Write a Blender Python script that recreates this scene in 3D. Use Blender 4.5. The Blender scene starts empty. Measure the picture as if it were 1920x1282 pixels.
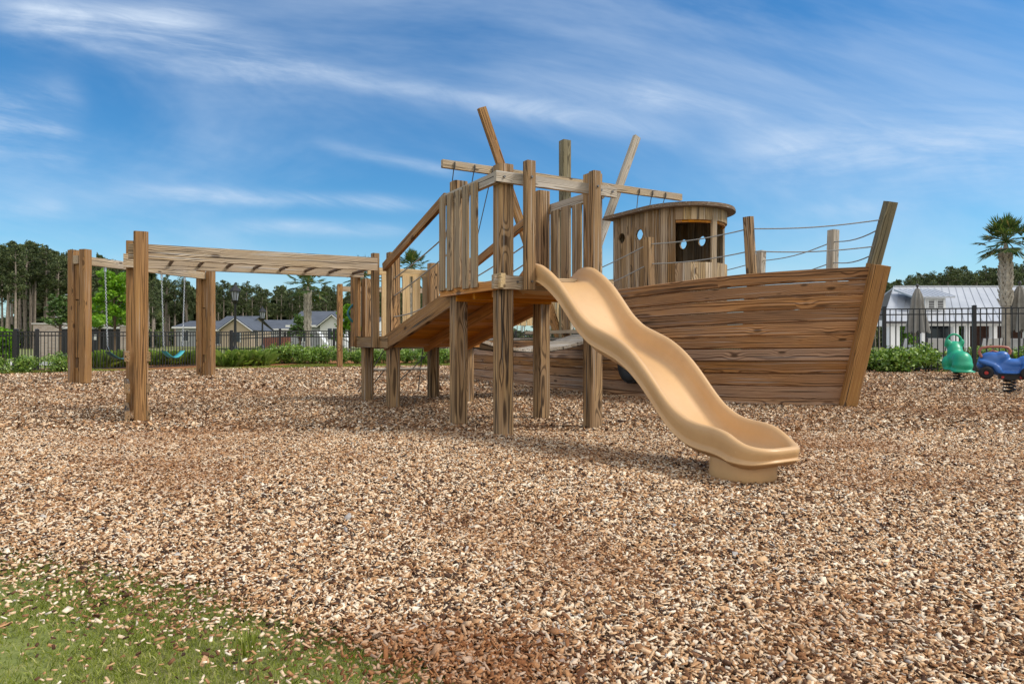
import bpy, bmesh, math, random
import numpy as np
from mathutils import Vector

# ------------------------------------------------------------------ camera, sky, sun, exposure
SC = bpy.context.scene
COL = SC.collection
rnd = random.Random(7)
CAM_H = 0.87
F = 1280.0                       # focal length in photo pixels (24 mm on a 36 mm sensor)

cam_d = bpy.data.cameras.new("camera")
cam_d.lens = 24.0
cam_d.sensor_width = 36.0
cam_d.clip_start = 0.05
cam_d.clip_end = 2000.0
cam = bpy.data.objects.new("camera", cam_d)
COL.objects.link(cam)
cam.location = (0, 0, CAM_H)
cam.rotation_euler = (math.radians(90), 0, 0)
SC.camera = cam

SUN_EL, SUN_AZ = 50.0, 97.0      # azimuth clockwise from +Y
SUN_STRENGTH, SUN_ANGLE = 2.0, 16.0
SKY_STRENGTH = 0.15
EXPOSURE = 0.80

SC.view_settings.view_transform = 'Standard'
SC.view_settings.look = 'None'
SC.view_settings.exposure = EXPOSURE
SC.view_settings.gamma = 1.0
SC.view_settings.use_curve_mapping = False

sun_d = bpy.data.lights.new("sun", 'SUN')
sun_d.energy = SUN_STRENGTH
sun_d.angle = math.radians(SUN_ANGLE)
sun_d.color = (1.0, 0.95, 0.87)
sun = bpy.data.objects.new("sun", sun_d)
COL.objects.link(sun)
_e, _a = math.radians(SUN_EL), math.radians(SUN_AZ)
SUN_DIR = Vector((math.cos(_e) * math.sin(_a), math.cos(_e) * math.cos(_a), math.sin(_e)))
sun.rotation_euler = (-SUN_DIR).to_track_quat('-Z', 'Y').to_euler()
sun.location = SUN_DIR * 50


class NT:
    """small helper to write node trees"""
    def __init__(self, tree):
        self.t = tree
        self.n = tree.nodes
        self.l = tree.links

    def node(self, kind, **kw):
        x = self.n.new(kind)
        for k, v in kw.items():
            setattr(x, k, v)
        return x

    def put(self, sock, v):
        if v is None:
            return
        if isinstance(v, bpy.types.NodeSocket):
            self.l.new(v, sock)
        else:
            sock.default_value = v

    def math(self, op, a, b=None, c=None, clamp=False):
        x = self.node('ShaderNodeMath', operation=op)
        x.use_clamp = clamp
        self.put(x.inputs[0], a)
        self.put(x.inputs[1], b)
        if c is not None:
            self.put(x.inputs[2], c)
        return x.outputs[0]

    def comb(self, x, y, z):
        c = self.node('ShaderNodeCombineXYZ')
        self.put(c.inputs[0], x); self.put(c.inputs[1], y); self.put(c.inputs[2], z)
        return c.outputs[0]

    def sep(self, v):
        s = self.node('ShaderNodeSeparateXYZ')
        self.put(s.inputs[0], v)
        return s.outputs

    def noise(self, vec, scale=1.0, detail=2.0, rough=0.5, dist=0.0):
        x = self.node('ShaderNodeTexNoise')
        self.put(x.inputs['Vector'], vec)
        x.inputs['Scale'].default_value = scale
        x.inputs['Detail'].default_value = detail
        x.inputs['Roughness'].default_value = rough
        x.inputs['Distortion'].default_value = dist
        return x

    def ramp(self, fac, stops, interp='LINEAR'):
        r = self.node('ShaderNodeValToRGB')
        r.color_ramp.interpolation = interp
        els = r.color_ramp.elements
        while len(els) < len(stops):
            els.new(0.5)
        for e, (p, c) in zip(els, stops):
            e.position = p
            e.color = (*c, 1.0) if len(c) == 3 else c
        self.put(r.inputs[0], fac)
        return r.outputs[0]

    def mix(self, fac, a, b, blend='MIX'):
        m = self.node('ShaderNodeMix', data_type='RGBA', blend_type=blend)
        self.put(m.inputs[0], fac)
        for i, v in ((6, a), (7, b)):
            if isinstance(v, tuple) and len(v) == 3:
                v = (*v, 1.0)
            self.put(m.inputs[i], v)
        return m.outputs[2]

    def mapr(self, v, a, b, c=0.0, d=1.0, smooth=False):
        m = self.node('ShaderNodeMapRange')
        if smooth:
            m.interpolation_type = 'SMOOTHSTEP'
        self.put(m.inputs[0], v)
        m.inputs[1].default_value = a; m.inputs[2].default_value = b
        m.inputs[3].default_value = c; m.inputs[4].default_value = d
        return m.outputs[0]


def build_world():
    w = bpy.data.worlds.new("World")
    SC.world = w
    w.use_nodes = True
    t = NT(w.node_tree)
    t.n.clear()
    out = t.node('ShaderNodeOutputWorld')
    bg = t.node('ShaderNodeBackground')
    bg.inputs['Strength'].default_value = SKY_STRENGTH
    sky = t.node('ShaderNodeTexSky', sky_type='NISHITA')
    sky.sun_disc = False
    sky.sun_elevation = math.radians(SUN_EL)
    sky.sun_rotation = math.radians(SUN_AZ)
    sky.air_density = 1.0
    sky.dust_density = 0.6
    sky.ozone_density = 2.0
    tc = t.node('ShaderNodeTexCoord')
    x, y, z = t.sep(tc.outputs['Generated'])
    ysafe = t.math('MAXIMUM', t.math('ABSOLUTE', y), 0.08)
    a = t.math('DIVIDE', x, ysafe)
    b = t.math('DIVIDE', z, ysafe)
    # deep polarised blue
    hs = t.node('ShaderNodeHueSaturation')
    hs.inputs['Saturation'].default_value = SKY_SAT
    hs.inputs['Value'].default_value = SKY_VAL
    t.put(hs.inputs['Color'], sky.outputs[0])
    base = t.mix(1.0, hs.outputs[0], SKY_TINT, 'MULTIPLY')
    # cirrus: wispy noise stretched along gently falling streaks
    def skew(ang, su, sv, off):
        ca, sa = math.cos(ang), math.sin(ang)
        u = t.math('ADD', t.math('MULTIPLY', a, ca * su), t.math('MULTIPLY', b, sa * su))
        v = t.math('ADD', t.math('MULTIPLY', a, -sa * sv), t.math('MULTIPLY', b, ca * sv))
        return t.comb(u, v, off)
    n1 = t.noise(skew(-0.14, 1.6, 9.0, 1.7), 1.0, 7.0, 0.62, 0.7)
    n2 = t.noise(skew(-0.22, 1.1, 3.4, 5.1), 1.0, 6.0, 0.6, 0.5)
    n3 = t.noise(skew(-0.20, 7.0, 26.0, 9.3), 1.0, 5.0, 0.65, 0.9)
    fine = t.mapr(n3.outputs[0], 0.3, 0.75, 0.45, 1.25)
    total = None
    # (x0,y0,x1,y1,half width,strength) of the main streaks, as directions seen from the playground
    for (x0, y0, x1, y1, wd, st) in CLOUDS:
        a0, b0, a1, b1 = (x0 - 960) / F, (641 - y0) / F, (x1 - 960) / F, (641 - y1) / F
        dx, dy = a1 - a0, b1 - b0
        L = math.hypot(dx, dy)
        ux, uy = dx / L, dy / L
        along = t.math('ADD', t.math('MULTIPLY', t.math('SUBTRACT', a, a0), ux / L), t.math('MULTIPLY', t.math('SUBTRACT', b, b0), uy / L))
        perp = t.math('ADD', t.math('MULTIPLY', t.math('SUBTRACT', a, a0), -uy), t.math('MULTIPLY', t.math('SUBTRACT', b, b0), ux))
        wob = t.math('MULTIPLY', t.math('SUBTRACT', n2.outputs[0], 0.5), wd / F * 3.0)
        perp = t.math('ADD', perp, wob)
        q = t.math('DIVIDE', perp, wd / F)
        g = t.math('POWER', 2.718, t.math('MULTIPLY', t.math('MULTIPLY', q, q), -1.0))
        e = t.math('MULTIPLY', t.mapr(along, -0.15, 0.2, 0, 1, True), t.mapr(along, 0.8, 1.15, 1, 0, True))
        g = t.math('MULTIPLY', t.math('MULTIPLY', g, e), st)
        total = g if total is None else t.math('ADD', total, g)
    wisps = t.mapr(n1.outputs[0], 0.36, 0.68, 0.15, 1.15, True)
    total = t.math('MULTIPLY', t.math('MULTIPLY', total, wisps), t.math('MULTIPLY', fine, 0.62))
    veil = t.math('MULTIPLY', t.mapr(n2.outputs[0], 0.38, 0.72, 0.0, 0.42, True), t.mapr(n1.outputs[0], 0.2, 0.7, 0.3, 1.0))
    total = t.math('ADD', total, veil)
    horizon = t.mapr(b, 0.0, 0.22, 0.30, 0.0, True)
    total = t.math('ADD', total, horizon)
    # unseen bright cloud overhead and behind the photographer, added to fill the shadows
    rear = t.math('MULTIPLY', t.mapr(y, 0.10, -0.45, 0.0, 0.85, True), t.mapr(z, 0.0, 0.15, 0.0, 1.0))
    over = t.mapr(z, 0.55, 0.85, 0.0, 0.6, True)
    total = t.math('MINIMUM', t.math('ADD', total, t.math('MAXIMUM', rear, over)), 0.92)
    col = t.mix(total, base, CLOUD_COL)
    col = t.mix(t.math('MULTIPLY', rear, t.mapr(n2.outputs[0], 0.3, 0.6, 0.6, 1.0)), col, (5.6, 5.5, 5.4))
    t.put(bg.inputs['Color'], col)
    t.l.new(bg.outputs[0], out.inputs[0])


SKY_SAT, SKY_VAL = 1.30, 0.50
SKY_TINT = (0.64, 0.98, 1.08)
CLOUD_COL = (2.75, 3.2, 3.8)
CLOUDS = [(20, 10, 560, 130, 42, 1.0), (480, 110, 1230, 250, 22, 0.6), (250, 355, 800, 392, 13, 1.0),
          (-80, 250, 150, 225, 60, 1.1), (1380, 275, 2000, 250, 60, 0.7), (420, 425, 760, 440, 14, 0.6),
          (-40, 400, 120, 385, 24, 0.5), (600, 270, 860, 330, 12, 0.5), (1180, 160, 1420, 210, 30, 0.35),
          (-50, 60, 420, 20, 40, 0.5), (1500, 395, 1900, 360, 14, 0.4), (900, 160, 1300, 190, 60, 0.3)]
build_world()

# ------------------------------------------------------------------ frame of the play equipment
CX, CY = 0.125, 7.02
UA = math.radians(30)
UX, UY = math.cos(UA), math.sin(UA)      # along the tower front
VX, VY = -UY, UX                         # away from the camera, along the ship


def W(lx, ly, z=0.0):
    return Vector((CX + UX * lx + VX * ly, CY + UY * lx + VY * ly, z))


def at(px, Y, py=None, z=None):
    """point at depth Y seen at photo column px (row py, or height z)"""
    if z is None:
        z = 0.0 if py is None else CAM_H + (641 - py) / F * Y
    return Vector(((px - 960) / F * Y, Y, z))


# ------------------------------------------------------------------ scene graph helpers
WL = {}


def tag(o, label=None, cat=None, group=None, kind=None):
    if label: o['label'] = label
    if cat: o['category'] = cat
    if group: o['group'] = group
    if kind: o['kind'] = kind
    return o


def thing(name, loc, label, cat, group=None):
    o = bpy.data.objects.new(name, None)
    o.empty_display_size = 0.2
    COL.objects.link(o)
    o.location = loc
    WL[o.name] = Vector(loc)
    return tag(o, label, cat, group)


def copy_tree(o, parent=None):
    c = o.copy()
    COL.objects.link(c)
    c.parent = parent
    for ch in o.children:
        copy_tree(ch, c)
    return c


class MB:
    """collects shapes in world coordinates; build() links them as ONE mesh object"""
    def __init__(self):
        self.v, self.f, self.g, self.s = [], [], [], []

    def add(self, verts, faces, grain=None, smooth=False):
        k = len(self.v)
        self.v += [tuple(p) for p in verts]
        self.g += [tuple(p) for p in (grain or verts)]
        self.f += [tuple(i + k for i in f) for f in faces]
        self.s += [smooth] * len(faces)

    def beam(self, p0, p1, w, h, up=(0, 0, 1), ch=0.0, w1=None, h1=None, pith=None):
        p0, p1 = Vector(p0), Vector(p1)
        d = (p1 - p0)
        L = d.length
        d.normalize()
        up = Vector(up)
        if abs(d.dot(up)) > 0.98:
            up = Vector((VX, VY, 0))
        side = d.cross(up).normalized()
        upv = side.cross(d).normalized()
        w1 = w1 or w
        h1 = h1 or h
        l0 = rnd.uniform(0, 60)
        if pith is None:
            pa, pb = rnd.uniform(-0.6, 0.6) * w, rnd.choice((-1, 1)) * rnd.uniform(0.2, 0.9) * max(w, h)
        else:
            pa, pb = pith
        verts, gr = [], []
        sect = []
        c = ch
        for (pp, ww, hh, ll) in ((p0, w, h, 0.0), (p1, w1, h1, L)):
            x, y = ww / 2, hh / 2
            if c > 0:
                sec = [(-x + c, -y), (x - c, -y), (x, -y + c), (x, y - c), (x - c, y), (-x + c, y), (-x, y - c), (-x, -y + c)]
            else:
                sec = [(-x, -y), (x, -y), (x, y), (-x, y)]
            for (a, b) in sec:
                verts.append(pp + side * a + upv * b)
                gr.append((l0 + ll, a + pa, b + pb))
        n = len(verts) // 2
        faces = [(i, (i + 1) % n, n + (i + 1) % n, n + i) for i in range(n)]
        faces = [tuple(reversed(f)) for f in faces]
        faces.append(tuple(range(n)))
        faces.append(tuple(reversed(range(n, 2 * n))))
        self.add(verts, faces, gr)

    def post(self, x, y, z0, z1, w, d=None, ang=UA, ch=0.012, pith=None):
        up = (-math.sin(ang), math.cos(ang), 0)
        self.beam((x, y, z0), (x, y, z1), w, d or w, up=up, ch=ch, pith=pith)

    def box(self, c, sx, sy, sz, ang=0.0):
        """axis box, length along its longest side for the grain"""
        c = Vector(c)
        ex = Vector((math.cos(ang), math.sin(ang), 0)); ey = Vector((-math.sin(ang), math.cos(ang), 0)); ez = Vector((0, 0, 1))
        m = max(sx, sy, sz)
        if m == sx:
            self.beam(c - ex * sx / 2, c + ex * sx / 2, sy, sz)
        elif m == sy:
            self.beam(c - ey * sy / 2, c + ey * sy / 2, sx, sz)
        else:
            self.beam(c - ez * sz / 2, c + ez * sz / 2, sx, sy, up=ey)

    def tube(self, pts, r, n=8, cap=True, closed=False):
        pts = [Vector(p) for p in pts]
        m = len(pts)
        rr = r if isinstance(r, (list, tuple)) else [r] * m
        verts, gr = [], []
        l = 0.0
        l0 = rnd.uniform(0, 60)
        prev = None
        for i, p in enumerate(pts):
            if closed:
                d = pts[(i + 1) % m] - pts[i - 1]
            else:
                d = pts[min(i + 1, m - 1)] - pts[max(i - 1, 0)]
            if d.length < 1e-9: d = Vector((0, 0, 1))
            d.normalize()
            if prev is None:
                prev = Vector((0, 0, 1)) if abs(d.z) < 0.9 else Vector((1, 0, 0))
            a = d.cross(prev)
            if a.length < 1e-6: a = d.cross(Vector((1, 0.3, 0)))
            a.normalize()
            b = a.cross(d).normalized()
            prev = b
            if i: l += (p - pts[i - 1]).length
            for k in range(n):
                t = 2 * math.pi * k / n
                ca, sb = math.cos(t) * rr[i], math.sin(t) * rr[i]
                verts.append(p + a * ca + b * sb)
                gr.append((l0 + l, ca, sb))
        faces = []
        for i in range(m if closed else m - 1):
            j = (i + 1) % m
            for k in range(n):
                faces.append((i * n + k, i * n + (k + 1) % n, j * n + (k + 1) % n, j * n + k))
        self.add(verts, faces, gr, True)
        if cap and not closed:
            self.add([verts[k] for k in range(n)], [tuple(reversed(range(n)))], [gr[k] for k in range(n)])
            self.add([verts[(m - 1) * n + k] for k in range(n)], [tuple(range(n))], [gr[(m - 1) * n + k] for k in range(n)])

    def lathe(self, c, prof, n=16, ang0=0.0, sx=1.0, sy=1.0):
        c = Vector(c)
        verts = []
        for (r, z) in prof:
            for k in range(n):
                t = 2 * math.pi * k / n + ang0
                verts.append(c + Vector((math.cos(t) * r * sx, math.sin(t) * r * sy, z)))
        faces = []
        for i in range(len(prof) - 1):
            for k in range(n):
                faces.append((i * n + k, i * n + (k + 1) % n, (i + 1) * n + (k + 1) % n, (i + 1) * n + k))
        m = len(prof) - 1
        self.add(verts, faces, None, n > 8)
        self.add(verts[:n], [tuple(reversed(range(n)))])
        self.add(verts[m * n:], [tuple(range(n))])

    def build(self, name, mat, parent=None, origin=None, label=None):
        me = bpy.data.meshes.new(name)
        o = bpy.data.objects.new(name, me)
        COL.objects.link(o)
        if parent is not None:
            base = WL[parent.name]
            o.parent = parent
        else:
            base = Vector(origin or (0, 0, 0))
            o.location = base
        WL[o.name] = base
        bx, by, bz = base
        me.from_pydata([(x - bx, y - by, z - bz) for (x, y, z) in self.v], [], self.f)
        at_ = me.attributes.new('grain', 'FLOAT_VECTOR', 'POINT')
        at_.data.foreach_set('vector', np.array(self.g, dtype=np.float32).ravel())
        me.polygons.foreach_set('use_smooth', self.s)
        me.materials.append(mat)
        me.update()
        if label: o['label'] = label
        return o


def mesh_np(name, verts, faces, mat, smooth=False, loc=(0, 0, 0)):
    """mesh object from numpy arrays; faces all with the same corner count"""
    me = bpy.data.meshes.new(name)
    nv, nf, k = len(verts), len(faces), faces.shape[1]
    me.vertices.add(nv)
    me.vertices.foreach_set('co', np.ascontiguousarray(verts, dtype=np.float32).ravel())
    me.loops.add(nf * k)
    me.loops.foreach_set('vertex_index', np.ascontiguousarray(faces, dtype=np.int32).ravel())
    me.polygons.add(nf)
    me.polygons.foreach_set('loop_start', np.arange(0, nf * k, k, dtype=np.int32))
    if smooth:
        me.polygons.foreach_set('use_smooth', np.ones(nf, dtype=bool))
    me.update(calc_edges=True)
    me.materials.append(mat)
    o = bpy.data.objects.new(name, me)
    COL.objects.link(o)
    o.location = loc
    return o


# ------------------------------------------------------------------ materials
def new_mat(name):
    m = bpy.data.materials.new(name)
    m.use_nodes = True
    t = NT(m.node_tree)
    p = t.n.get('Principled BSDF')
    return m, t, p


def wood(name, light, mid, dark, grey=0.35, grey_col=(0.36, 0.33, 0.29), freq=46.0, ringdark=0.75, bright=1.0, crack=1.0, warp=0.06, knots=0.62):
    m, t, p = new_mat(name)
    at_ = t.node('ShaderNodeAttribute', attribute_name='grain')
    l, a, b = t.sep(at_.outputs['Vector'])
    geo = t.node('ShaderNodeNewGeometry')
    isl = geo.outputs['Random Per Island']
    nA = t.noise(t.comb(t.math('MULTIPLY', l, 0.9), t.math('MULTIPLY', a, 4.0), t.math('MULTIPLY', b, 4.0)), 1.0, 2.5, 0.5)
    ns = t.sep(nA.outputs['Color'])
    # knots
    vor = t.node('ShaderNodeTexVoronoi', feature='F1')
    t.put(vor.inputs['Vector'], t.comb(t.math('MULTIPLY', l, 2.6), t.math('MULTIPLY', a, 6.5), t.math('MULTIPLY', b, 6.5)))
    vor.inputs['Scale'].default_value = 1.0
    kd = vor.outputs['Distance']
    pick = t.math('GREATER_THAN', t.sep(vor.outputs['Color'])[0], knots)
    knot = t.math('MULTIPLY', t.mapr(kd, 0.09, 0.19, 1.0, 0.0, True), pick)
    halo = t.math('MULTIPLY', t.mapr(kd, 0.0, 0.5, 1.0, 0.0, True), pick)
    a2 = t.math('ADD', a, t.math('MULTIPLY', t.math('SUBTRACT', ns[0], 0.5), warp * 2))
    b2 = t.math('ADD', b, t.math('MULTIPLY', t.math('SUBTRACT', ns[1], 0.5), warp * 2))
    r = t.math('SQRT', t.math('ADD', t.math('MULTIPLY', a2, a2), t.math('MULTIPLY', b2, b2)))
    r = t.math('ADD', r, t.math('MULTIPLY', halo, 0.022))
    ph = t.math('MULTIPLY', r, t.mapr(t.math('FRACT', t.math('MULTIPLY', isl, 13.7)), 0, 1, freq * 0.75 * 2 * math.pi, freq * 1.45 * 2 * math.pi))
    ring = t.math('SINE', ph)
    ringm = t.mapr(ring, 0.05, 0.98, 0.0, 1.0, True)
    streak = t.noise(t.comb(t.math('MULTIPLY', l, 1.6), t.math('MULTIPLY', a, 75.0), t.math('MULTIPLY', b, 75.0)), 1.0, 3.0, 0.6)
    crk = t.noise(t.comb(t.math('MULTIPLY', l, 0.9), t.math('MULTIPLY', a, 60.0), t.math('MULTIPLY', b, 60.0)), 1.0, 2.0, 0.5)
    blot = t.noise(t.comb(t.math('MULTIPLY', l, 1.3), t.math('MULTIPLY', a, 3.0), t.math('MULTIPLY', b, 3.0)), 1.0, 3.0, 0.6)
    c = t.mix(t.mapr(streak.outputs[0], 0.36, 0.64), light, mid)
    c = t.mix(t.mapr(blot.outputs[0], 0.35, 0.7, 0.0, 0.8), c, mid)
    gfac = t.math('MULTIPLY', t.mapr(t.math('ADD', blot.outputs[0], t.math('MULTIPLY', isl, 0.3)), 0.4, 0.95, 0.0, 1.0), grey * 1.5, clamp=True)
    c = t.mix(gfac, c, grey_col)
    c = t.mix(t.math('MULTIPLY', t.math('MULTIPLY', ringm, ringdark), t.mapr(ns[2], 0.35, 0.62, 0.5, 1.0)), c, dark)
    c = t.mix(t.math('MULTIPLY', t.mapr(crk.outputs[0], 0.58, 0.68, 0.0, 1.0, True), min(1.0, 0.85 * crack)), c, (0.025, 0.018, 0.012))
    c = t.mix(t.math('MULTIPLY', knot, 0.8), c, (0.05, 0.025, 0.012))
    wst = t.noise(t.comb(t.math('MULTIPLY', l, 0.8), t.math('ADD', t.math('MULTIPLY', a, 48.0), 7.0), t.math('MULTIPLY', b, 48.0)), 1.0, 2.0, 0.5)
    c = t.mix(t.math('MULTIPLY', t.mapr(wst.outputs[0], 0.60, 0.70, 0.0, 1.0, True), min(0.75, 0.15 + grey)), c, (0.60, 0.57, 0.53))
    # board to board variation
    val = t.mapr(isl, 0.0, 1.0, 0.68 * bright, 1.10 * bright)
    hsv = t.node('ShaderNodeHueSaturation')
    t.put(hsv.inputs['Color'], c)
    t.put(hsv.inputs['Value'], val)
    t.put(hsv.inputs['Saturation'], t.mapr(t.math('FRACT', t.math('MULTIPLY', isl, 7.31)), 0, 1, 0.98, 1.24))
    t.put(p.inputs['Base Color'], hsv.outputs[0])
    p.inputs['Roughness'].default_value = 0.82
    p.inputs['Specular IOR Level'].default_value = 0.25
    bump = t.node('ShaderNodeBump')
    bump.inputs['Strength'].default_value = 0.55
    bump.inputs['Distance'].default_value = 0.006
    hgt = t.math('SUBTRACT', t.math('SUBTRACT', 1.0, t.math('MULTIPLY', ringm, 0.5)), t.mapr(crk.outputs[0], 0.6, 0.72, 0, 1.2))
    t.put(bump.inputs['Height'], hgt)
    t.put(p.inputs['Normal'], bump.outputs[0])
    return m


def plain(name, col, rough=0.6, metal=0.0, var=0.12, scale=6.0, spec=0.4, bump=0.0):
    m, t, p = new_mat(name)
    tc = t.node('ShaderNodeTexCoord')
    n = t.noise(tc.outputs['Object'], scale, 4.0, 0.6)
    f = t.mapr(n.outputs[0], 0.25, 0.75, 1.0 - var, 1.0 + var)
    c = t.mix(1.0, col, t.comb(f, f, f), 'MULTIPLY')
    t.put(p.inputs['Base Color'], c)
    t.put(p.inputs['Roughness'], t.mapr(n.outputs[0], 0.2, 0.8, rough * 0.85, min(1, rough * 1.15)))
    p.inputs['Metallic'].default_value = metal
    p.inputs['Specular IOR Level'].default_value = spec
    if bump:
        b = t.node('ShaderNodeBump')
        b.inputs['Strength'].default_value = bump
        b.inputs['Distance'].default_value = 0.01
        n2 = t.noise(tc.outputs['Object'], scale * 12, 3.0)
        t.put(b.inputs['Height'], n2.outputs[0])
        t.put(p.inputs['Normal'], b.outputs[0])
    return m


def leafy(name, stops, rough=0.55, trans=0.25, spec=0.35):
    """leaf colour picked per leaf (each leaf is its own island)"""
    m, t, p = new_mat(name)
    geo = t.node('ShaderNodeNewGeometry')
    c = t.ramp(geo.outputs['Random Per Island'], stops)
    t.put(p.inputs['Base Color'], c)
    p.inputs['Roughness'].default_value = rough
    p.inputs['Specular IOR Level'].default_value = spec
    if trans:
        tr = t.node('ShaderNodeBsdfTranslucent')
        t.put(tr.inputs['Color'], t.mix(1.0, c, (1.3, 1.4, 0.6), 'MULTIPLY'))
        mx = t.node('ShaderNodeMixShader')
        mx.inputs[0].default_value = trans
        t.l.new(p.outputs[0], mx.inputs[1])
        t.l.new(tr.outputs[0], mx.inputs[2])
        t.l.new(mx.outputs[0], t.n['Material Output'].inputs[0])
    return m


M = {}
M['post'] = wood('weathered post timber', (0.54, 0.345, 0.165), (0.30, 0.165, 0.068), (0.045, 0.024, 0.013), grey=0.18, freq=62, ringdark=0.92, warp=0.03, crack=1.15)
M['picket'] = wood('weathered picket timber', (0.52, 0.37, 0.20), (0.34, 0.21, 0.10), (0.06, 0.035, 0.02), grey=0.36, grey_col=(0.42, 0.38, 0.31), freq=66, ringdark=0.72, warp=0.03)
M['pale'] = wood('pale new pine', (0.76, 0.60, 0.36), (0.60, 0.42, 0.21), (0.19, 0.11, 0.05), grey=0.1, freq=58, ringdark=0.45, crack=0.5, warp=0.03)
M['warm'] = wood('warm brown timber', (0.51, 0.285, 0.112), (0.315, 0.155, 0.056), (0.06, 0.027, 0.011), grey=0.10, freq=62, ringdark=0.85, warp=0.03, crack=1.15)
M['under'] = wood('sheltered orange boards', (0.72, 0.35, 0.12), (0.54, 0.24, 0.078), (0.16, 0.062, 0.022), grey=0.03, freq=66, ringdark=0.45, crack=0.5, warp=0.03)
M['hull'] = wood('hull planking timber', (0.58, 0.335, 0.185), (0.40, 0.205, 0.10), (0.075, 0.034, 0.019), grey=0.22, freq=60, ringdark=0.85, warp=0.026, knots=0.3)
M['stem'] = wood('stem timber', (0.58, 0.32, 0.12), (0.40, 0.195, 0.068), (0.085, 0.042, 0.02), grey=0.05, freq=56, warp=0.035)
M['grey'] = wood('sun bleached timber', (0.60, 0.52, 0.41), (0.42, 0.33, 0.23), (0.11, 0.075, 0.05), grey=0.6, grey_col=(0.52, 0.48, 0.43), freq=66, warp=0.03)
M['bleach'] = wood('bleached beam timber', (0.66, 0.50, 0.31), (0.47, 0.31, 0.155), (0.06, 0.038, 0.024), grey=0.42, grey_col=(0.54, 0.49, 0.43), freq=46, ringdark=0.85, warp=0.09, knots=0.5)
M['cabin'] = wood('cabin board timber', (0.46, 0.295, 0.155), (0.28, 0.16, 0.078), (0.055, 0.03, 0.017), grey=0.36, grey_col=(0.42, 0.38, 0.32), freq=66, ringdark=0.75, warp=0.03)
M['frontboards'] = wood('pale cabin front boards', (0.66, 0.50, 0.30), (0.47, 0.31, 0.16), (0.07, 0.04, 0.022), grey=0.3, grey_col=(0.52, 0.48, 0.42), freq=60, ringdark=0.8, warp=0.035)  # paler than the walls: bleached wood plus sunlight painted into the colour
M['olive'] = wood('dark greenish mast timber', (0.32, 0.27, 0.16), (0.21, 0.17, 0.095), (0.045, 0.034, 0.018), grey=0.25, grey_col=(0.25, 0.235, 0.185), freq=66, warp=0.04)
M['rim'] = wood('dark weathered roof boards', (0.30, 0.19, 0.11), (0.19, 0.115, 0.065), (0.05, 0.03, 0.018), grey=0.4, grey_col=(0.24, 0.21, 0.18), freq=60, warp=0.03)
M['rope'] = plain('grey rope', (0.30, 0.29, 0.27), 0.9, 0, 0.3, 60, 0.1)
M['darkrope'] = plain('dark rope', (0.12, 0.11, 0.10), 0.9, 0, 0.3, 60, 0.1)
M['chain'] = plain('galvanised chain', (0.55, 0.56, 0.57), 0.35, 0.9, 0.2, 40)
M['blacksteel'] = plain('black powder coated steel', (0.018, 0.017, 0.017), 0.45, 0, 0.2, 10, 0.4)
M['rubber'] = plain('black rubber', (0.02, 0.02, 0.021), 0.7, 0, 0.3, 30, 0.3)
M['white'] = plain('white paint', (0.74, 0.73, 0.70), 0.55, 0, 0.05, 4)
M['concrete'] = plain('concrete', (0.50, 0.47, 0.43), 0.9, 0, 0.12, 2.0, 0.2, 0.2)

# ------------------------------------------------------------------ ground
def sstep(a, b, x):
    t = np.clip((x - a) / (b - a), 0, 1)
    return t * t * (3 - 2 * t)


BX = np.array([-60, -16, -13.6, -9.5, -5, 0, 6, 10.5, 14, 20, 60.0])
BY = np.array([14, 17.3, 18.3, 22.0, 24.0, 25.5, 23.0, 20.0, 19.4, 18.0, 14.0])


def back_edge(x):
    return np.interp(x, BX, BY)


def terrain_h(x, y):
    d = y - back_edge(x)
    return 0.34 * sstep(0.3, 6.0, d) * sstep(9, 1, x) * sstep(-15.5, -10.0, x + 0 * y) - 0.006


def edge_sd(x, y):
    """> 0 on the mulch side of the front-left lawn edge"""
    return (x + 1.2) * 0.52 + (y - 2.52) * 0.854 + 0.10 * np.minimum((x + 1.1) ** 2, 2.0)


def ground_mat():
    m, t, p = new_mat('lawn and soil')
    tc = t.node('ShaderNodeTexCoord')
    n = t.noise(tc.outputs['Object'], 0.7, 6.0, 0.65)
    n2 = t.noise(tc.outputs['Object'], 22.0, 4.0, 0.7)
    c = t.ramp(n2.outputs[0], [(0.25, (0.07, 0.08, 0.018)), (0.5, (0.16, 0.185, 0.04)), (0.75, (0.26, 0.25, 0.09))])
    c = t.mix(t.mapr(n.outputs[0], 0.45, 0.7), c, (0.17, 0.13, 0.06))
    t.put(p.inputs['Base Color'], c)
    p.inputs['Roughness'].default_value = 0.95
    return m


def mulch_mat():
    m, t, p = new_mat('wood chip bed')
    tc = t.node('ShaderNodeTexCoord')
    v = t.node('ShaderNodeTexVoronoi', feature='F1')
    t.put(v.inputs['Vector'], tc.outputs['Object'])
    v.inputs['Scale'].default_value = 26.0
    cc = t.sep(v.outputs['Color'])
    c = t.ramp(cc[0], [(0.0, (0.05, 0.026, 0.014)), (0.3, (0.15, 0.08, 0.042)), (0.6, (0.30, 0.18, 0.10)), (0.85, (0.42, 0.29, 0.18)), (1.0, (0.55, 0.43, 0.31))])
    e = t.mapr(v.outputs['Distance'], 0.25, 0.6, 0.75, 0.15)
    c = t.mix(1.0, c, t.comb(e, e, e), 'MULTIPLY')
    t.put(p.inputs['Base Color'], c)
    p.inputs['Roughness'].default_value = 0.95
    b = t.node('ShaderNodeBump')
    b.inputs['Strength'].default_value = 0.8
    b.inputs['Distance'].default_value = 0.015
    t.put(b.inputs['Height'], cc[1])
    t.put(p.inputs['Normal'], b.outputs[0])
    return m


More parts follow.
